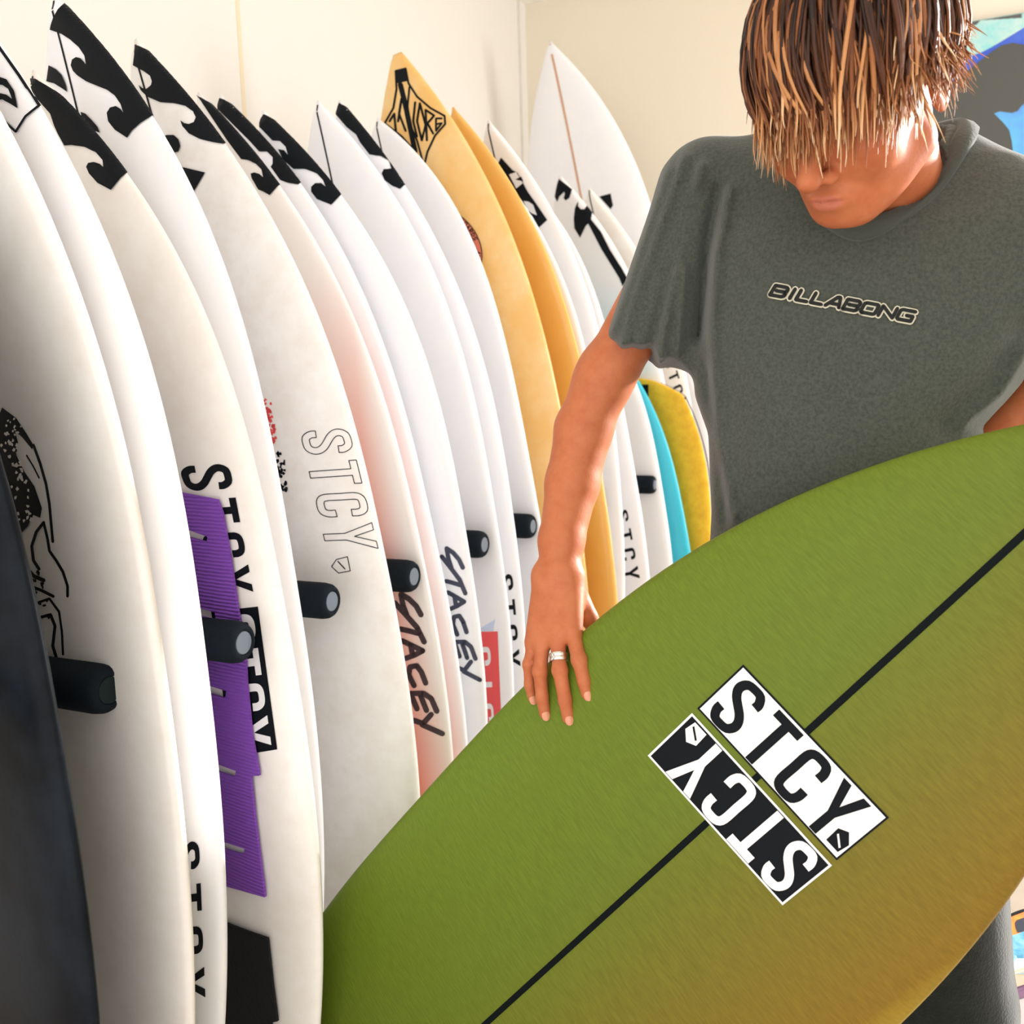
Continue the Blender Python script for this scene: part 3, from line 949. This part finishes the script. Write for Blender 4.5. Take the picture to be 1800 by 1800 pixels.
def f_head(p):
    q = (p - HC.astype(np.float32)) @ HR.astype(np.float32)
    ax = np.abs(q[:, 0]); qs = np.stack([ax, q[:, 1], q[:, 2]], 1)
    d = ell(q, (0, -.012, .03), (.077, .097, .088))
    d = smin(d, ell(q, (0, .028, -.04), (.062, .064, .082)), .03)
    d = smin(d, rc(qs, (.052, .0, -.065), (.018, .064, -.097), .022, .018), .025)
    d = smin(d, ell(q, (0, .070, -.099), (.022, .019, .017)), .015)
    d = smin(d, ell(qs, (.040, .060, -.036), (.026, .026, .026)), .02)
    d = smin(d, rc(qs, (.006, .086, .022), (.044, .066, .020), .012, .012), .015)
    d = smax(d, -ell(qs, (.033, .094, .000), (.017, .014, .012)), .012)
    d = smin(d, ell(qs, (.032, .073, -.001), (.015, .0135, .0125)), .003)
    d = smin(d, rc(q, (0, .084, .010), (0, .116, -.040), .006, .0115), .008)
    d = smin(d, ell(q, (0, .119, -.042), (.011, .012, .010)), .005)
    d = smin(d, ell(qs, (.012, .099, -.048), (.008, .011, .008)), .006)
    d = smax(d, -ell(qs, (.0065, .103, -.056), (.004, .006, .004)), .003)
    d = smin(d, ell(q, (0, .084, -.076), (.026, .014, .016)), .012)
    d = smin(d, ell(q, (0, .0955, -.0708), (.019, .005, .0040)), .004)
    d = smin(d, ell(q, (0, .0930, -.0808), (.016, .006, .0048)), .004)
    d = smax(d, -ell(q, (0, .102, -.0758), (.021, .009, .0011)), .0025)
    # ears
    er = ell(qs, (.080, -.012, -.014), (.007, .019, .031))
    er = smax(er, -ell(qs, (.089, -.010, -.010), (.008, .011, .019)), .005)
    d = smin(d, er, .006)
    nk = rc(p, hl((0, -.030, -.055)), NECK0, .055, .060)
    d = smin(d, nk, .022)
    d = smin(d, rc(p, NECK0, cc(1570, 520, 1.21), .075, .10), .05)
    return d


v, fq = nets(f_head, np.minimum(HC - .17, NECK0 - .12), np.maximum(HC + [.14, .14, .15], NECK0 + [.12, .10, .12]), .003)
v = relax(v, fq, 1, .4)
BV, BF, BM = [to_world(v)], [fq], []
lip = (v - HC) @ HR
isl = (((lip - [0, .098, -.0762]) / [.018, .016, .0092]) ** 2).sum(1) < 1
BM.append(isl[fq].sum(1) >= 3)

# --- right arm and hand on the rail of the green board
WR = cc(984, 1000, 1.262)
KN = {'little': (938, 1128, 1.252), 'ring': (955, 1122, 1.242), 'middle': (980, 1116, 1.232), 'index': (1006, 1108, 1.226)}
FING = {'little': [KN['little'], (930, 1168, 1.246), (931, 1204, 1.248), (936, 1226, 1.252)],
        'ring': [KN['ring'], (949, 1180, 1.230), (953, 1226, 1.232), (958, 1254, 1.235)],
        'middle': [KN['middle'], (984, 1178, 1.214), (993, 1230, 1.212), (999, 1262, 1.214)],
        'index': [KN['index'], (1018, 1160, 1.206), (1027, 1198, 1.202), (1032, 1220, 1.202)]}
RAD = {'little': (.0085, .0078, .0072, .0066), 'ring': (.0098, .0090, .0083, .0076), 'middle': (.0102, .0094, .0087, .0080), 'index': (.0100, .0094, .0087, .0078)}
THUMB = [(1008, 1048, 1.252), (1034, 1084, 1.262), (1050, 1112, 1.266), (1060, 1136, 1.264)]


def f_arm(p):
    pw = p.copy()
    d = rc(p, cc(1232, 370, 1.275), cc(1062, 668, 1.312), .044, .0370)
    d = smin(d, rc(p, cc(1064, 655, 1.308), cc(1026, 755, 1.31), .037, .0385), .02)
    d = smin(d, rc(p, cc(1026, 755, 1.31), cc(1006, 850, 1.30), .0385, .0355), .01)
    d = smin(d, rc(p, cc(1006, 850, 1.30), cc(987, 950, 1.275), .0355, .0295), .01)
    d = smin(d, rc(p, cc(987, 950, 1.275), WR, .0295, .0270), .01)
    d = smin(d, ell(p, cc(955, 1010, 1.258), (.012, .014, .012)), .014)
    # palm: a fan of tapering ridges from wrist to knuckles
    pm = None
    for k, x0 in (('little', 962), ('ring', 972), ('middle', 988), ('index', 1004)):
        e = rc(p, cc(x0, 1018, 1.258), cc(*KN[k]), .0185, RAD[k][0] + .0035)
        pm = e if pm is None else smin(pm, e, .012)
    d = smin(d, pm, .014)
    fs = None
    for k in FING:
        j = [cc(*t) for t in FING[k]]; r = RAD[k]
        e = rc(p, j[0], j[1], r[0], r[1])
        e = smin(e, rc(p, j[1], j[2], r[1], r[2]), .003)
        e = smin(e, rc(p, j[2], j[3], r[2], r[3]), .003)
        e = smin(e, ell(p, j[1], (r[1] + .001,) * 3), .003)
        fs = e if fs is None else smin(fs, e, .0018)
    d = smin(d, fs, .006)
    t = [cc(*q) for q in THUMB]
    e = rc(p, cc(996, 1020, 1.262), t[1], .020, .0125)
    e = smin(e, rc(p, t[1], t[2], .0118, .0108), .004)
    e = smin(e, rc(p, t[2], t[3], .0108, .009), .004)
    return smin(d, e, .008)


v, fq = nets(f_arm, (.0, -.43, 1.16), (.29, .30, 1.38), .0024)
v = relax(v, fq, 1, .35)
BF.append(fq + len(BV[0])); BV.append(to_world(v)); BM.append(np.zeros(len(fq), bool))


# --- left arm, bent to hold the board from behind
def f_larm(p):
    d = rc(p, cc(1880, 480, 1.10), cc(1930, 580, 1.20), .050, .042)
    d = smin(d, rc(p, cc(1930, 580, 1.20), cc(1730, 800, 1.17), .042, .034), .02)
    d = smin(d, rc(p, cc(1730, 800, 1.17), cc(1660, 885, 1.145), .032, .024), .01)
    for k in range(4):
        d = smin(d, rc(p, cc(1650, 880 + 14 * k, 1.14), cc(1585, 890 + 17 * k, 1.125), .012, .0085), .006)
    return smin(d, rc(p, cc(1690, 870, 1.14), cc(1640, 850, 1.12), .014, .010), .006)


v, fq = nets(f_larm, (.44, -.33, 1.04), (.86, .08, 1.30), .0045)
BF.append(fq + sum(map(len, BV))); BV.append(to_world(v)); BM.append(np.zeros(len(fq), bool))
me = mesh_from('body', np.concatenate(BV), np.concatenate(BF))
me.materials.append(skin); me.materials.append(lip_m)
me.polygons.foreach_set('material_index', np.concatenate(BM).astype(np.int32))
body = link('body', me, smooth=True)
child_world(body, person)

# fingernails
for k in FING:
    j = [cc(*t) for t in FING[k]]; r = RAD[k][3]
    ax = (j[3] - j[2]); ax /= np.linalg.norm(ax)
    nrm = np.array([.1, 0, -1.0]); nrm -= ax * (nrm @ ax); nrm /= np.linalg.norm(nrm)
    sd = np.cross(ax, nrm)
    V, Fc = [], []
    for a in range(7):
        for b in range(7):
            s_, t_ = a / 3 - 1, b / 3 - 1
            q = 1 - .12 * s_ * s_ - .1 * t_ * t_
            V.append(j[3] + ax * (.0015 + .0062 * s_ * math.sqrt(1 - .45 * t_ * t_)) + sd * .0052 * t_ * math.sqrt(1 - .3 * s_ * s_) + nrm * (r + .0006) * (1 - .28 * t_ * t_ - .10 * max(s_, 0) ** 2))
    for a in range(6):
        for b in range(6):
            q = a * 7 + b
            Fc.append((q, q + 1, q + 8, q + 7))
    o = link('fingernail', mesh_from('fingernail', to_world(np.array(V)), Fc), nail_m, smooth=True)
    child_world(o, person)

# silver ring on the middle finger
a_, b_ = cc(*FING['middle'][0]), cc(*FING['middle'][1])
rcn = a_ + (b_ - a_) * .64
ax = (b_ - a_) / np.linalg.norm(b_ - a_)
e1 = np.cross(ax, [0, 0, 1.0]); e1 /= np.linalg.norm(e1); e2 = np.cross(ax, e1)
V, Fc = [], []
profr = [(-.0055, .0108), (-.0045, .0122), (-.001, .0120), (.0, .0114), (.001, .0120), (.0045, .0122), (.0055, .0108)]
for i in range(40):
    an = 2 * math.pi * i / 40
    for x_, r_ in profr:
        V.append(rcn + ax * x_ + (e1 * math.cos(an) + e2 * math.sin(an)) * r_)
n_ = len(profr)
for i in range(40):
    for k in range(n_ - 1):
        a, b = i * n_ + k, ((i + 1) % 40) * n_ + k
        Fc.append((a, a + 1, b + 1, b))
o = link('ring', mesh_from('ring', to_world(np.array(V)), Fc), mat('silver', (226, 224, 216), .22, .5, metal=1.0), smooth=True)
child_world(o, person); o['label'] = 'wide silver ring'

# --- t-shirt
c25, s25 = math.cos(math.radians(25)), math.sin(math.radians(25))
shirt_m = mat('shirt_olive_cotton', (80, 84, 76), .9, .15, 0, noise=(260, (62, 66, 60)), bump=(420, .35), sheen=.25)
HL = np.array([-.46, -.40, -.318, -.212, -.150, -.100, .0, .12, .26, .34])          # height levels (down is +)
CXs = np.array([.430, .430, .430, .427, .418, .406, .417, .418, .416, .414])
CZs = np.array([1.215, 1.205, 1.195, 1.195, 1.198, 1.20, 1.205, 1.21, 1.215, 1.215])
As = np.array([.10, .17, .205, .204, .190, .160, .166, .172, .178, .180])
Bs = np.array([.070, .100, .118, .118, .112, .105, .105, .110, .114, .115])


def f_shirt(p):
    y = p[:, 1]
    cx_ = np.interp(y, HL, CXs); cz_ = np.interp(y, HL, CZs); a = np.interp(y, HL, As); b = np.interp(y, HL, Bs)
    dx, dz = p[:, 0] - cx_, p[:, 2] - cz_
    u = dx * c25 - dz * s25; w_ = dx * s25 + dz * c25
    e = 2.4
    k = (np.abs(u / a) ** e + np.abs(w_ / b) ** e) ** (1 / e)
    d = (k - 1) * np.minimum(a, b) * .95
    d = smax(d, -.47 - y, .03)
    d = np.maximum(d, y - .30)
    sh = smin(rc(p, cc(1430, 318, 1.205), cc(1252, 338, 1.262), .052, .064), rc(p, cc(1660, 338, 1.15), cc(1905, 455, 1.08), .050, .072), .02)
    d = smin(d, sh, .05)
    d = smin(d, rc(p, cc(1500, 330, 1.22), cc(1640, 335, 1.18), .058, .058), .04)
    # right sleeve (picture left)
    A0, A1 = cc(1246, 338, 1.265), cc(1130, 660, 1.288)
    sl_ = rc(p, A0, A1, .063, .062)
    hn = np.array([-.33, .93, .05]); hn /= np.linalg.norm(hn)
    hp = cc(1136, 622, 1.285)
    sl_ = smax(sl_, ((p - hp.astype(np.float32)) @ hn.astype(np.float32)), .004)
    d = smin(d, sl_, .022)
    # left sleeve
    B0, B1 = cc(1900, 455, 1.08), cc(1975, 690, 1.16)
    sl2 = smax(rc(p, B0, B1, .072, .066), p[:, 1] + .20, .004)
    d = smin(d, sl2, .02)
    # folds
    for pts, wd, am in FOLDS:
        d = d - am * ridge(p, pts, wd)
    # neck opening
    nk = (p - cc(1545, 288, 1.165).astype(np.float32))
    d = smax(d, -ell(nk, (0, 0, 0), (.076, .095, .078)), .006)
    d = np.maximum(d, -rc(p, hl((0, -.030, -.055)), NECK0, .060, .064))
    return d


FOLDS = [([(1205, 275), (1160, 400), (1118, 520), (1095, 610)], 9, .010), ([(1235, 290), (1196, 430), (1172, 560), (1160, 640)], 9, .012), ([(1175, 300), (1130, 430), (1080, 580)], 8, .008),
         ([(1222, 340), (1182, 470), (1140, 620)], 8, -.010), ([(1262, 330), (1243, 430), (1228, 590)], 10, -.011), ([(1205, 470), (1196, 560), (1190, 620)], 7, .010),
         ([(1285, 330), (1262, 440), (1252, 560), (1262, 760), (1290, 910)], 9, .010), ([(1240, 640), (1268, 800), (1276, 920)], 9, -.006),
         ([(1800, 570), (1745, 660), (1660, 745)], 22, -.005), ([(1800, 620), (1760, 690), (1690, 745)], 10, .007),
         ([(1420, 640), (1480, 760), (1520, 860)], 40, -.004), ([(1300, 600), (1380, 720), (1440, 840)], 35, .004), ([(1600, 600), (1580, 700), (1600, 800)], 40, .004)]
v, fq = nets(f_shirt, (.10, -.50, .98), (.80, .32, 1.40), .005)
v = relax(v, fq, 2, .5)
shirt_v = to_world(v)
shirt = link('t_shirt', mesh_from('t_shirt', shirt_v, fq), shirt_m, smooth=True)
child_world(shirt, person)
shirt['label'] = 'olive grey cotton t-shirt'
sb = BVHTree.FromPolygons([Vector(a) for a in shirt_v], [tuple(int(i) for i in f_) for f_ in fq])

# ribbed collar band
cax = np.array([0, -.876, -.482]); cax /= np.linalg.norm(cax)                # up and forward out of the neck hole
cl = np.array([c25, 0, -s25]); cl -= cax * (cl @ cax); cl /= np.linalg.norm(cl)
cf = np.cross(cax, cl); cf = cf if cf[1] > 0 else -cf
ccen = cc(1545, 297, 1.165)
dl = np.linspace(0, 2 * math.pi, 73)[:-1]
V, Fc = [], []
M3 = np.stack([RT, DN, FW], 1)


def surf(rad, an):
    q = ccen + (cl * math.cos(an) * .080 + cf * math.sin(an) * (.109 if math.sin(an) > 0 else .092)) * rad + cax * .22
    h, n__, i__, d__ = sb.ray_cast(Vector(CAM + M3 @ q), Vector(M3 @ -cax))
    if h is None: return None
    h = M3.T @ (np.array(h) - CAM); n__ = M3.T @ np.array(n__)
    if n__ @ cax < 0: n__ = -n__
    return h, n__


rows = []
for an in dl:
    row = []
    for rad, h_ in ((.985, -.008), (.985, .005), (1.03, .0085), (1.15, .0085), (1.22, .0068), (1.245, -.003)):
        t_ = surf(max(rad, 1.04), an)
        q = t_[0] + (ccen + 0 - ccen) if t_ is not None else None
        row.append(None if q is None else q + t_[1] * h_ - (cl * math.cos(an) * .080 + cf * math.sin(an) * (.109 if math.sin(an) > 0 else .092)) * (max(rad, 1.04) - rad))
    rows.append(row)
rows = np.array([[q if q is not None else ccen for q in r_] for r_ in rows])
for _ in range(3):                                                            # fair the loop
    rows = .5 * rows + .25 * np.roll(rows, 1, 0) + .25 * np.roll(rows, -1, 0)
V = list(rows.reshape(-1, 3))
k_ = 6
for i in range(len(dl)):
    for j in range(k_ - 1):
        a, b = i * k_ + j, ((i + 1) % len(dl)) * k_ + j
        Fc.append((a, a + 1, b + 1, b))
collar = link('collar', mesh_from('collar', to_world(np.array(V)), Fc), mat('shirt_rib', (74, 78, 72), .9, .15, bump=(300, .5), sheen=.2), smooth=True)
child_world(collar, shirt)
sm = collar.modifiers.new('thick', 'SOLIDIFY'); sm.thickness = .002

# chest print: wide slanted capitals, black with a pale outline
WG = {'B': [[(0, 0), (0, 1), (.85, 1), (1, .85), (1, .62), (.9, .5), (.25, .5)], [(.9, .5), (1, .36), (1, .14), (.85, 0), (0, 0)]], 'I': [[(.5, 0), (.5, 1)]], 'L': [[(0, 1), (0, 0), (1, 0)]], 'A': [[(0, 0), (.55, 1), (.75, 1), (1, 0)], [(.3, .3), (.95, .3)]],
      'O': [[(.08, 0), (0, .12), (0, .88), (.12, 1), (.92, 1), (1, .88), (1, .12), (.9, 0), (.08, 0)]], 'N': [[(0, 0), (0, 1), (1, 0), (1, 1)]], 'G': [[(1, 1), (.1, 1), (0, .88), (0, .12), (.1, 0), (1, 0), (1, .48), (.55, .48)]]}
WID = {'B': 1, 'I': .32, 'L': .8, 'A': 1.0, 'O': 1.05, 'N': 1.05, 'G': 1.05}
fq_ = quad_map([(1355, 519), (1600, 566), (1606, 549), (1362, 502)])
tot = sum(WID[c] + .30 for c in 'BILLABONG') - .30
x_ = 0.0
pale, ink_ = [], []
for ch in 'BILLABONG':
    for ln in WG[ch]:
        sx = 0 if ch == 'I' else WID[ch]
        pts = [fq_((x_ + (u * WID[ch] if ch != 'I' else .16)) / tot + .012 * v_, v_) for u, v_ in ln]
        pale += brush(pts, 11.5, 8); ink_ += brush(pts, 6.4, 6)
    x_ += WID[ch] + .30
decal('print_outline', sb, pale, mat('print_bone', (206, 200, 176), .8), shirt, .0022, 6)
decal('print_lettering', sb, ink_, mat('print_black_cotton', (20, 22, 20), .8), shirt, .0032, 6)

# --- hair
hair_cols = [srgb(38, 22, 15), srgb(88, 48, 26), srgb(150, 90, 50), srgb(204, 144, 92), srgb(236, 196, 150), srgb(246, 226, 200)]
hc = np.array([c[:3] for c in hair_cols])
HE = np.array([.086, .106, .098]); HO = np.array([0, -.012, .032])
gl = HR.T @ np.array([-.02, 1.0, 0.02]); gl /= np.linalg.norm(gl)
wh = np.array([.10, -.42, .90]); wh /= np.linalg.norm(wh)
e1 = np.array([0, 1.0, 0]); e1 -= wh * (e1 @ wh); e1 /= np.linalg.norm(e1)
e2 = np.cross(e1, wh)
if e2[0] < 0: e2 = -e2
hrr = np.random.default_rng(21)
HV, HF, HCOL = [], [], []


def lock(path, r0, tone, flat=.55, tip=.9):
    n = len(path)
    k = 5
    base = len(HV)
    for i in range(n):
        t = i / (n - 1)
        tn = path[min(i + 1, n - 1)] - path[max(i - 1, 0)]; tn /= np.linalg.norm(tn) + 1e-9
        out = path[i] - HO; out -= tn * (out @ tn); out /= np.linalg.norm(out) + 1e-9
        sd = np.cross(tn, out)
        r = r0 * min(1, .45 + 2.2 * t) * (1 - max(0, (t - .45) / .55) ** 1.6 * tip)
        for j in range(k):
            a = 2 * math.pi * j / k
            HV.append(HC + HR @ (path[i] + sd * r * math.cos(a) + out * r * flat * math.sin(a)))
        c = np.clip(tone + 3.7 * max(0, t - .32) ** 1.25 + hrr.normal() * .08, 0, 4.99)
        ci = int(c); cl = hc[ci] * (1 - (c - ci)) + hc[ci + 1 if ci < 5 else 5] * (c - ci)
        HCOL.extend([cl] * k)
    for i in range(n - 1):
        for j in range(k):
            a, b = base + i * k + j, base + i * k + (j + 1) % k
            HF.append((a, b, b + k, a + k))


def hair_path(psi, th0, th1, lift, free, curl=0.0, flick=0.0):
    pts = []
    n1 = 11
    for i in range(n1):
        th = th0 + (th1 - th0) * i / (n1 - 1)
        ps = psi + curl * (i / (n1 - 1)) ** 2
        dr = math.cos(th) * wh + math.sin(th) * (math.cos(ps) * e1 + math.sin(ps) * e2)
        rr_ = 1 / np.linalg.norm(dr / HE)
        pts.append(HO + dr * (rr_ + lift * math.sin(min(1, (i + 1) / 5) * math.pi / 2)))
    d = pts[-1] - pts[-2]; d /= np.linalg.norm(d)
    st = free / 6
    out = pts[-1] - HO; out /= np.linalg.norm(out)
    for i in range(6):
        d = d * .72 + gl * .28 + out * flick * .25
        d /= np.linalg.norm(d)
        pts.append(pts[-1] + d * st)
    # soft random waviness
    w_ = hrr.normal(size=3) * .0022
    return [q + w_ * math.sin(i * .55) for i, q in enumerate(pts)]


NL = 1150
for i in range(NL):
    psi = hrr.uniform(-math.pi, math.pi)
    fr = math.cos(psi)
    th0 = math.radians(hrr.uniform(2, 62))
    if fr > .35:
        te = hrr.uniform(108, 126); free = hrr.uniform(.022, .062)
    elif fr > -.35:
        te = hrr.uniform(92, 112); free = hrr.uniform(.02, .055)
    else:
        te = hrr.uniform(86, 104); free = hrr.uniform(.01, .03)
    lift = hrr.uniform(.004, .017)
    fl = hrr.uniform(.3, 1.6) if (psi < -.9 and hrr.random() < .5) else hrr.uniform(-.25, .25)
    tone = hrr.choice([0, .2, .5, .9, 1.6, 2.3], p=[.26, .20, .17, .15, .13, .09])
    lock(hair_path(psi, th0, math.radians(te), lift, free, hrr.normal() * .12, fl), hrr.uniform(.0011, .0030), tone)
hm = mesh_from('hair', to_world(np.array(HV)), HF)
att = hm.color_attributes.new('tone', 'FLOAT_COLOR', 'POINT')
buf = np.ones((len(HV), 4), np.float32); buf[:, :3] = np.array(HCOL)
att.data.foreach_set('color', buf.ravel())
hmat = mat('hair_strands', (120, 80, 50), .5, .3, 0)
an_ = hmat.node_tree.nodes.new('ShaderNodeAttribute'); an_.attribute_name = 'tone'
hmat.node_tree.links.new(an_.outputs['Color'], hmat.node_tree.nodes['Principled BSDF'].inputs['Base Color'])
hmat.node_tree.nodes['Principled BSDF'].inputs['Sheen Weight'].default_value = .0
hair = link('hair', hm, hmat, smooth=True)
child_world(hair, person)
hair['label'] = 'shaggy brown hair with sun-bleached blond ends'
hair['kind'] = 'stuff'


# scalp under the strands
def f_cap(p):
    q = (p - HC.astype(np.float32)) @ HR.astype(np.float32)
    d = ell(q, tuple(HO), tuple(HE + .002))
    return smax(d, (-(q[:, 2] - .018) - .35 * (.0 - q[:, 1])) * .9, .01)


v, fq = nets(f_cap, HC - .16, HC + .16, .006)
o = link('scalp_hair', mesh_from('scalp_hair', to_world(v), fq), mat('hair_root', (40, 25, 18), .7, .3), smooth=True)
child_world(o, person)

# --- trousers and shoes
troud = mat('trousers_dark_green', (26, 32, 28), .9, .1, 0, noise=(90, (18, 23, 20)), bump=(300, .4), sheen=.3)
HIP = P(1540, 1250, 1.235)
LL, RL = P(1655, 1700, 1.30), P(1420, 1700, 1.34)
LF, RF = np.array([LL[0] + .02, LL[1] + .05, .0]), np.array([RL[0] - .03, RL[1] + .06, .0])


def f_tr(p):
    d = ell(p, HIP + [0, 0, -.08], (.165, .120, .16))
    for K, Ft in ((LL, LF), (RL, RF)):
        d = smin(d, rc(p, HIP * .35 + K * .65 + [0, 0, .10], K + [0, 0, -.05], .098, .092), .03)
        d = smin(d, rc(p, K + [0, 0, -.05], Ft + [0, 0, .12], .092, .075), .02)
    d = np.maximum(d, .055 - p[:, 2])
    return d


v, fq = nets(f_tr, (HIP[0] - .35, HIP[1] - .3, .02), (HIP[0] + .35, HIP[1] + .45, HIP[2] + .12), .009)
v = relax(v, fq, 2, .5)
o = link('trousers', mesh_from('trousers', v, fq), troud, smooth=True)
child_world(o, person)
fdir = -gn * np.array([1, 1, 0]); fdir /= np.linalg.norm(fdir)
shoe_m = mat('shoe_canvas', (46, 46, 48), .8)
for Ft in (LF, RF):
    fs_ = lambda p, Ft=Ft: np.maximum(smin(rc(p, Ft + [0, 0, .045], Ft + fdir * .15 + [0, 0, .03], .05, .04), rc(p, Ft + [0, 0, .05], Ft + [0, 0, .10], .05, .048), .02), .004 - p[:, 2])
    v, fq = nets(fs_, Ft - [.25, .25, .01], Ft + [.25, .25, .17], .01)
    o = link('shoe', mesh_from('shoe', v, fq), shoe_m, smooth=True)
    child_world(o, person)

# ------------------------------------------------------------------ art print on the far wall
pt = empty('art_print', (.5, YF, 1.4), 'large blue and grey ocean print on the far wall behind the head', 'picture')
cv = link('canvas', box_mesh('canvas', (-.80, -.03, 0), (.36, 0, .985), .003), mat('canvas_edge', (90, 92, 90), .8))
cv.parent = pt
WORLD[cv.name] = WORLD[pt.name]
pb = BVHTree.FromPolygons([WORLD[pt.name] @ v.co for v in cv.data.vertices], [tuple(p.vertices) for p in cv.data.polygons])


def z6(pts): return [(1590 + x / 5.625, y / 5.625) for x, y in pts]


decal('foam_band', pb, [z6([(-400, 200), (500, 20), (1700, -140), (1700, 420), (1181, 480), (-400, 700)])], mat('ink_foam_teal', (120, 208, 214), .7, noise=(9, (206, 222, 214))), pt, .001, 12)
decal('wave_face', pb, [z6([(-400, 900), (760, 520), (860, 470), (960, 410), (1060, 350), (1181, 275), (1700, 200), (1700, 1000), (-400, 1400)])], mat('ink_deep_blue', (58, 84, 196), .7, noise=(7, (74, 110, 210))), pt, .002, 12)
decal('rock_shape', pb, [z6([(-400, 1000), (500, 800), (800, 560), (880, 500), (960, 450), (1070, 425), (1181, 445), (1500, 520), (1700, 800), (1700, 2600), (-400, 2600)])], mat('ink_charcoal', (84, 84, 80), .8), pt, .003, 12)
decal('lagoon_shape', pb, [z6([(885, 1125), (940, 1105), (1060, 1120), (1120, 1100), (1145, 1060), (1181, 1030), (1400, 950), (1700, 1400), (1500, 2000), (1080, 1700), (1075, 1540), (1060, 1400), (1035, 1290), (980, 1220)])], mat('ink_sky_blue', (96, 150, 226), .7, noise=(4, (104, 200, 232))), pt, .004, 12)

# ------------------------------------------------------------------ low plinth with a printed foam panel, right of the trousers
ZT = .25


def on_plane(x, y, z):
    d = FW + (x - 900) / F * RT + (y - 900) / F * DN
    return CAM + d * ((z - CAMH) / d[2])


n0, n1, f0 = on_plane(1776, 1717, ZT), on_plane(1800, 1709, ZT), on_plane(1770, 1603, ZT)
pd = n1 - n0; pd /= np.linalg.norm(pd)
pq = np.array([-pd[1], pd[0], 0.0])
dep = (f0 - n0) @ pq
pang = math.atan2(pd[1], pd[0])
pl = empty('display_plinth', (float(n0[0]), float(n0[1]), 0), 'low white display plinth behind the trousers', 'plinth')
pl.rotation_euler.z = pang
WORLD[pl.name] = Matrix.Translation(pl.location) @ Matrix.Rotation(pang, 4, 'Z')
o = link('body', box_mesh('body', (-.12, .004, 0), (.75, dep - .004, ZT - .045), .004), mat('plinth_white', (228, 222, 224), .6)); o.parent = pl
o = link('top_board', box_mesh('top_board', (-.12, 0, ZT - .045), (.75, dep, ZT - .030), .002), mat('plinth_mauve_edge', (150, 116, 150), .6)); o.parent = pl
fp = empty('printed_board', (float(n0[0]), float(n0[1]), ZT - .030), 'printed board in orange, black and blue lying on the low plinth', 'board')
fp.rotation_euler.z = pang
WORLD[fp.name] = Matrix.Translation(fp.location) @ Matrix.Rotation(pang, 4, 'Z')
o = link('panel', box_mesh('panel', (-.115, .006, 0), (.74, dep - .002, .03), .003), mat('panel_bone', (236, 220, 196), .6)); o.parent = fp
fb_ = BVHTree.FromPolygons([WORLD[fp.name] @ v.co for v in o.data.vertices], [tuple(p.vertices) for p in o.data.polygons])
zz = lambda pts: [(1740 + x / 7.5, 1560 + y / 7.5) for x, y in pts]
decal('black_band', fb_, [zz([(-200, 560), (220, 365), (450, 265), (1200, -60), (1200, 700), (-200, 800)])], blackp, fp, .0006, 40)
decal('orange_field', fb_, [zz([(-200, 640), (225, 415), (450, 330), (1200, 60), (1200, 700), (-200, 800)])], mat('panel_orange', (238, 150, 40), .5, noise=(14, (240, 96, 50))), fp, .0010, 40)
decal('dark_shape', fb_, [zz([(330, 480), (350, 440), (450, 405), (700, 330), (700, 560), (450, 590), (365, 605), (338, 540)])], mat('panel_navy', (16, 30, 54), .5), fp, .0014, 40)
decal('blue_field', fb_, [zz([(-200, 760), (225, 665), (345, 630), (450, 590), (1200, 330), (1200, 900), (450, 1130), (250, 1160), (-200, 1260)])], mat('panel_sea_blue', (64, 148, 190), .6, noise=(40, (130, 190, 212))), fp, .0018, 40)
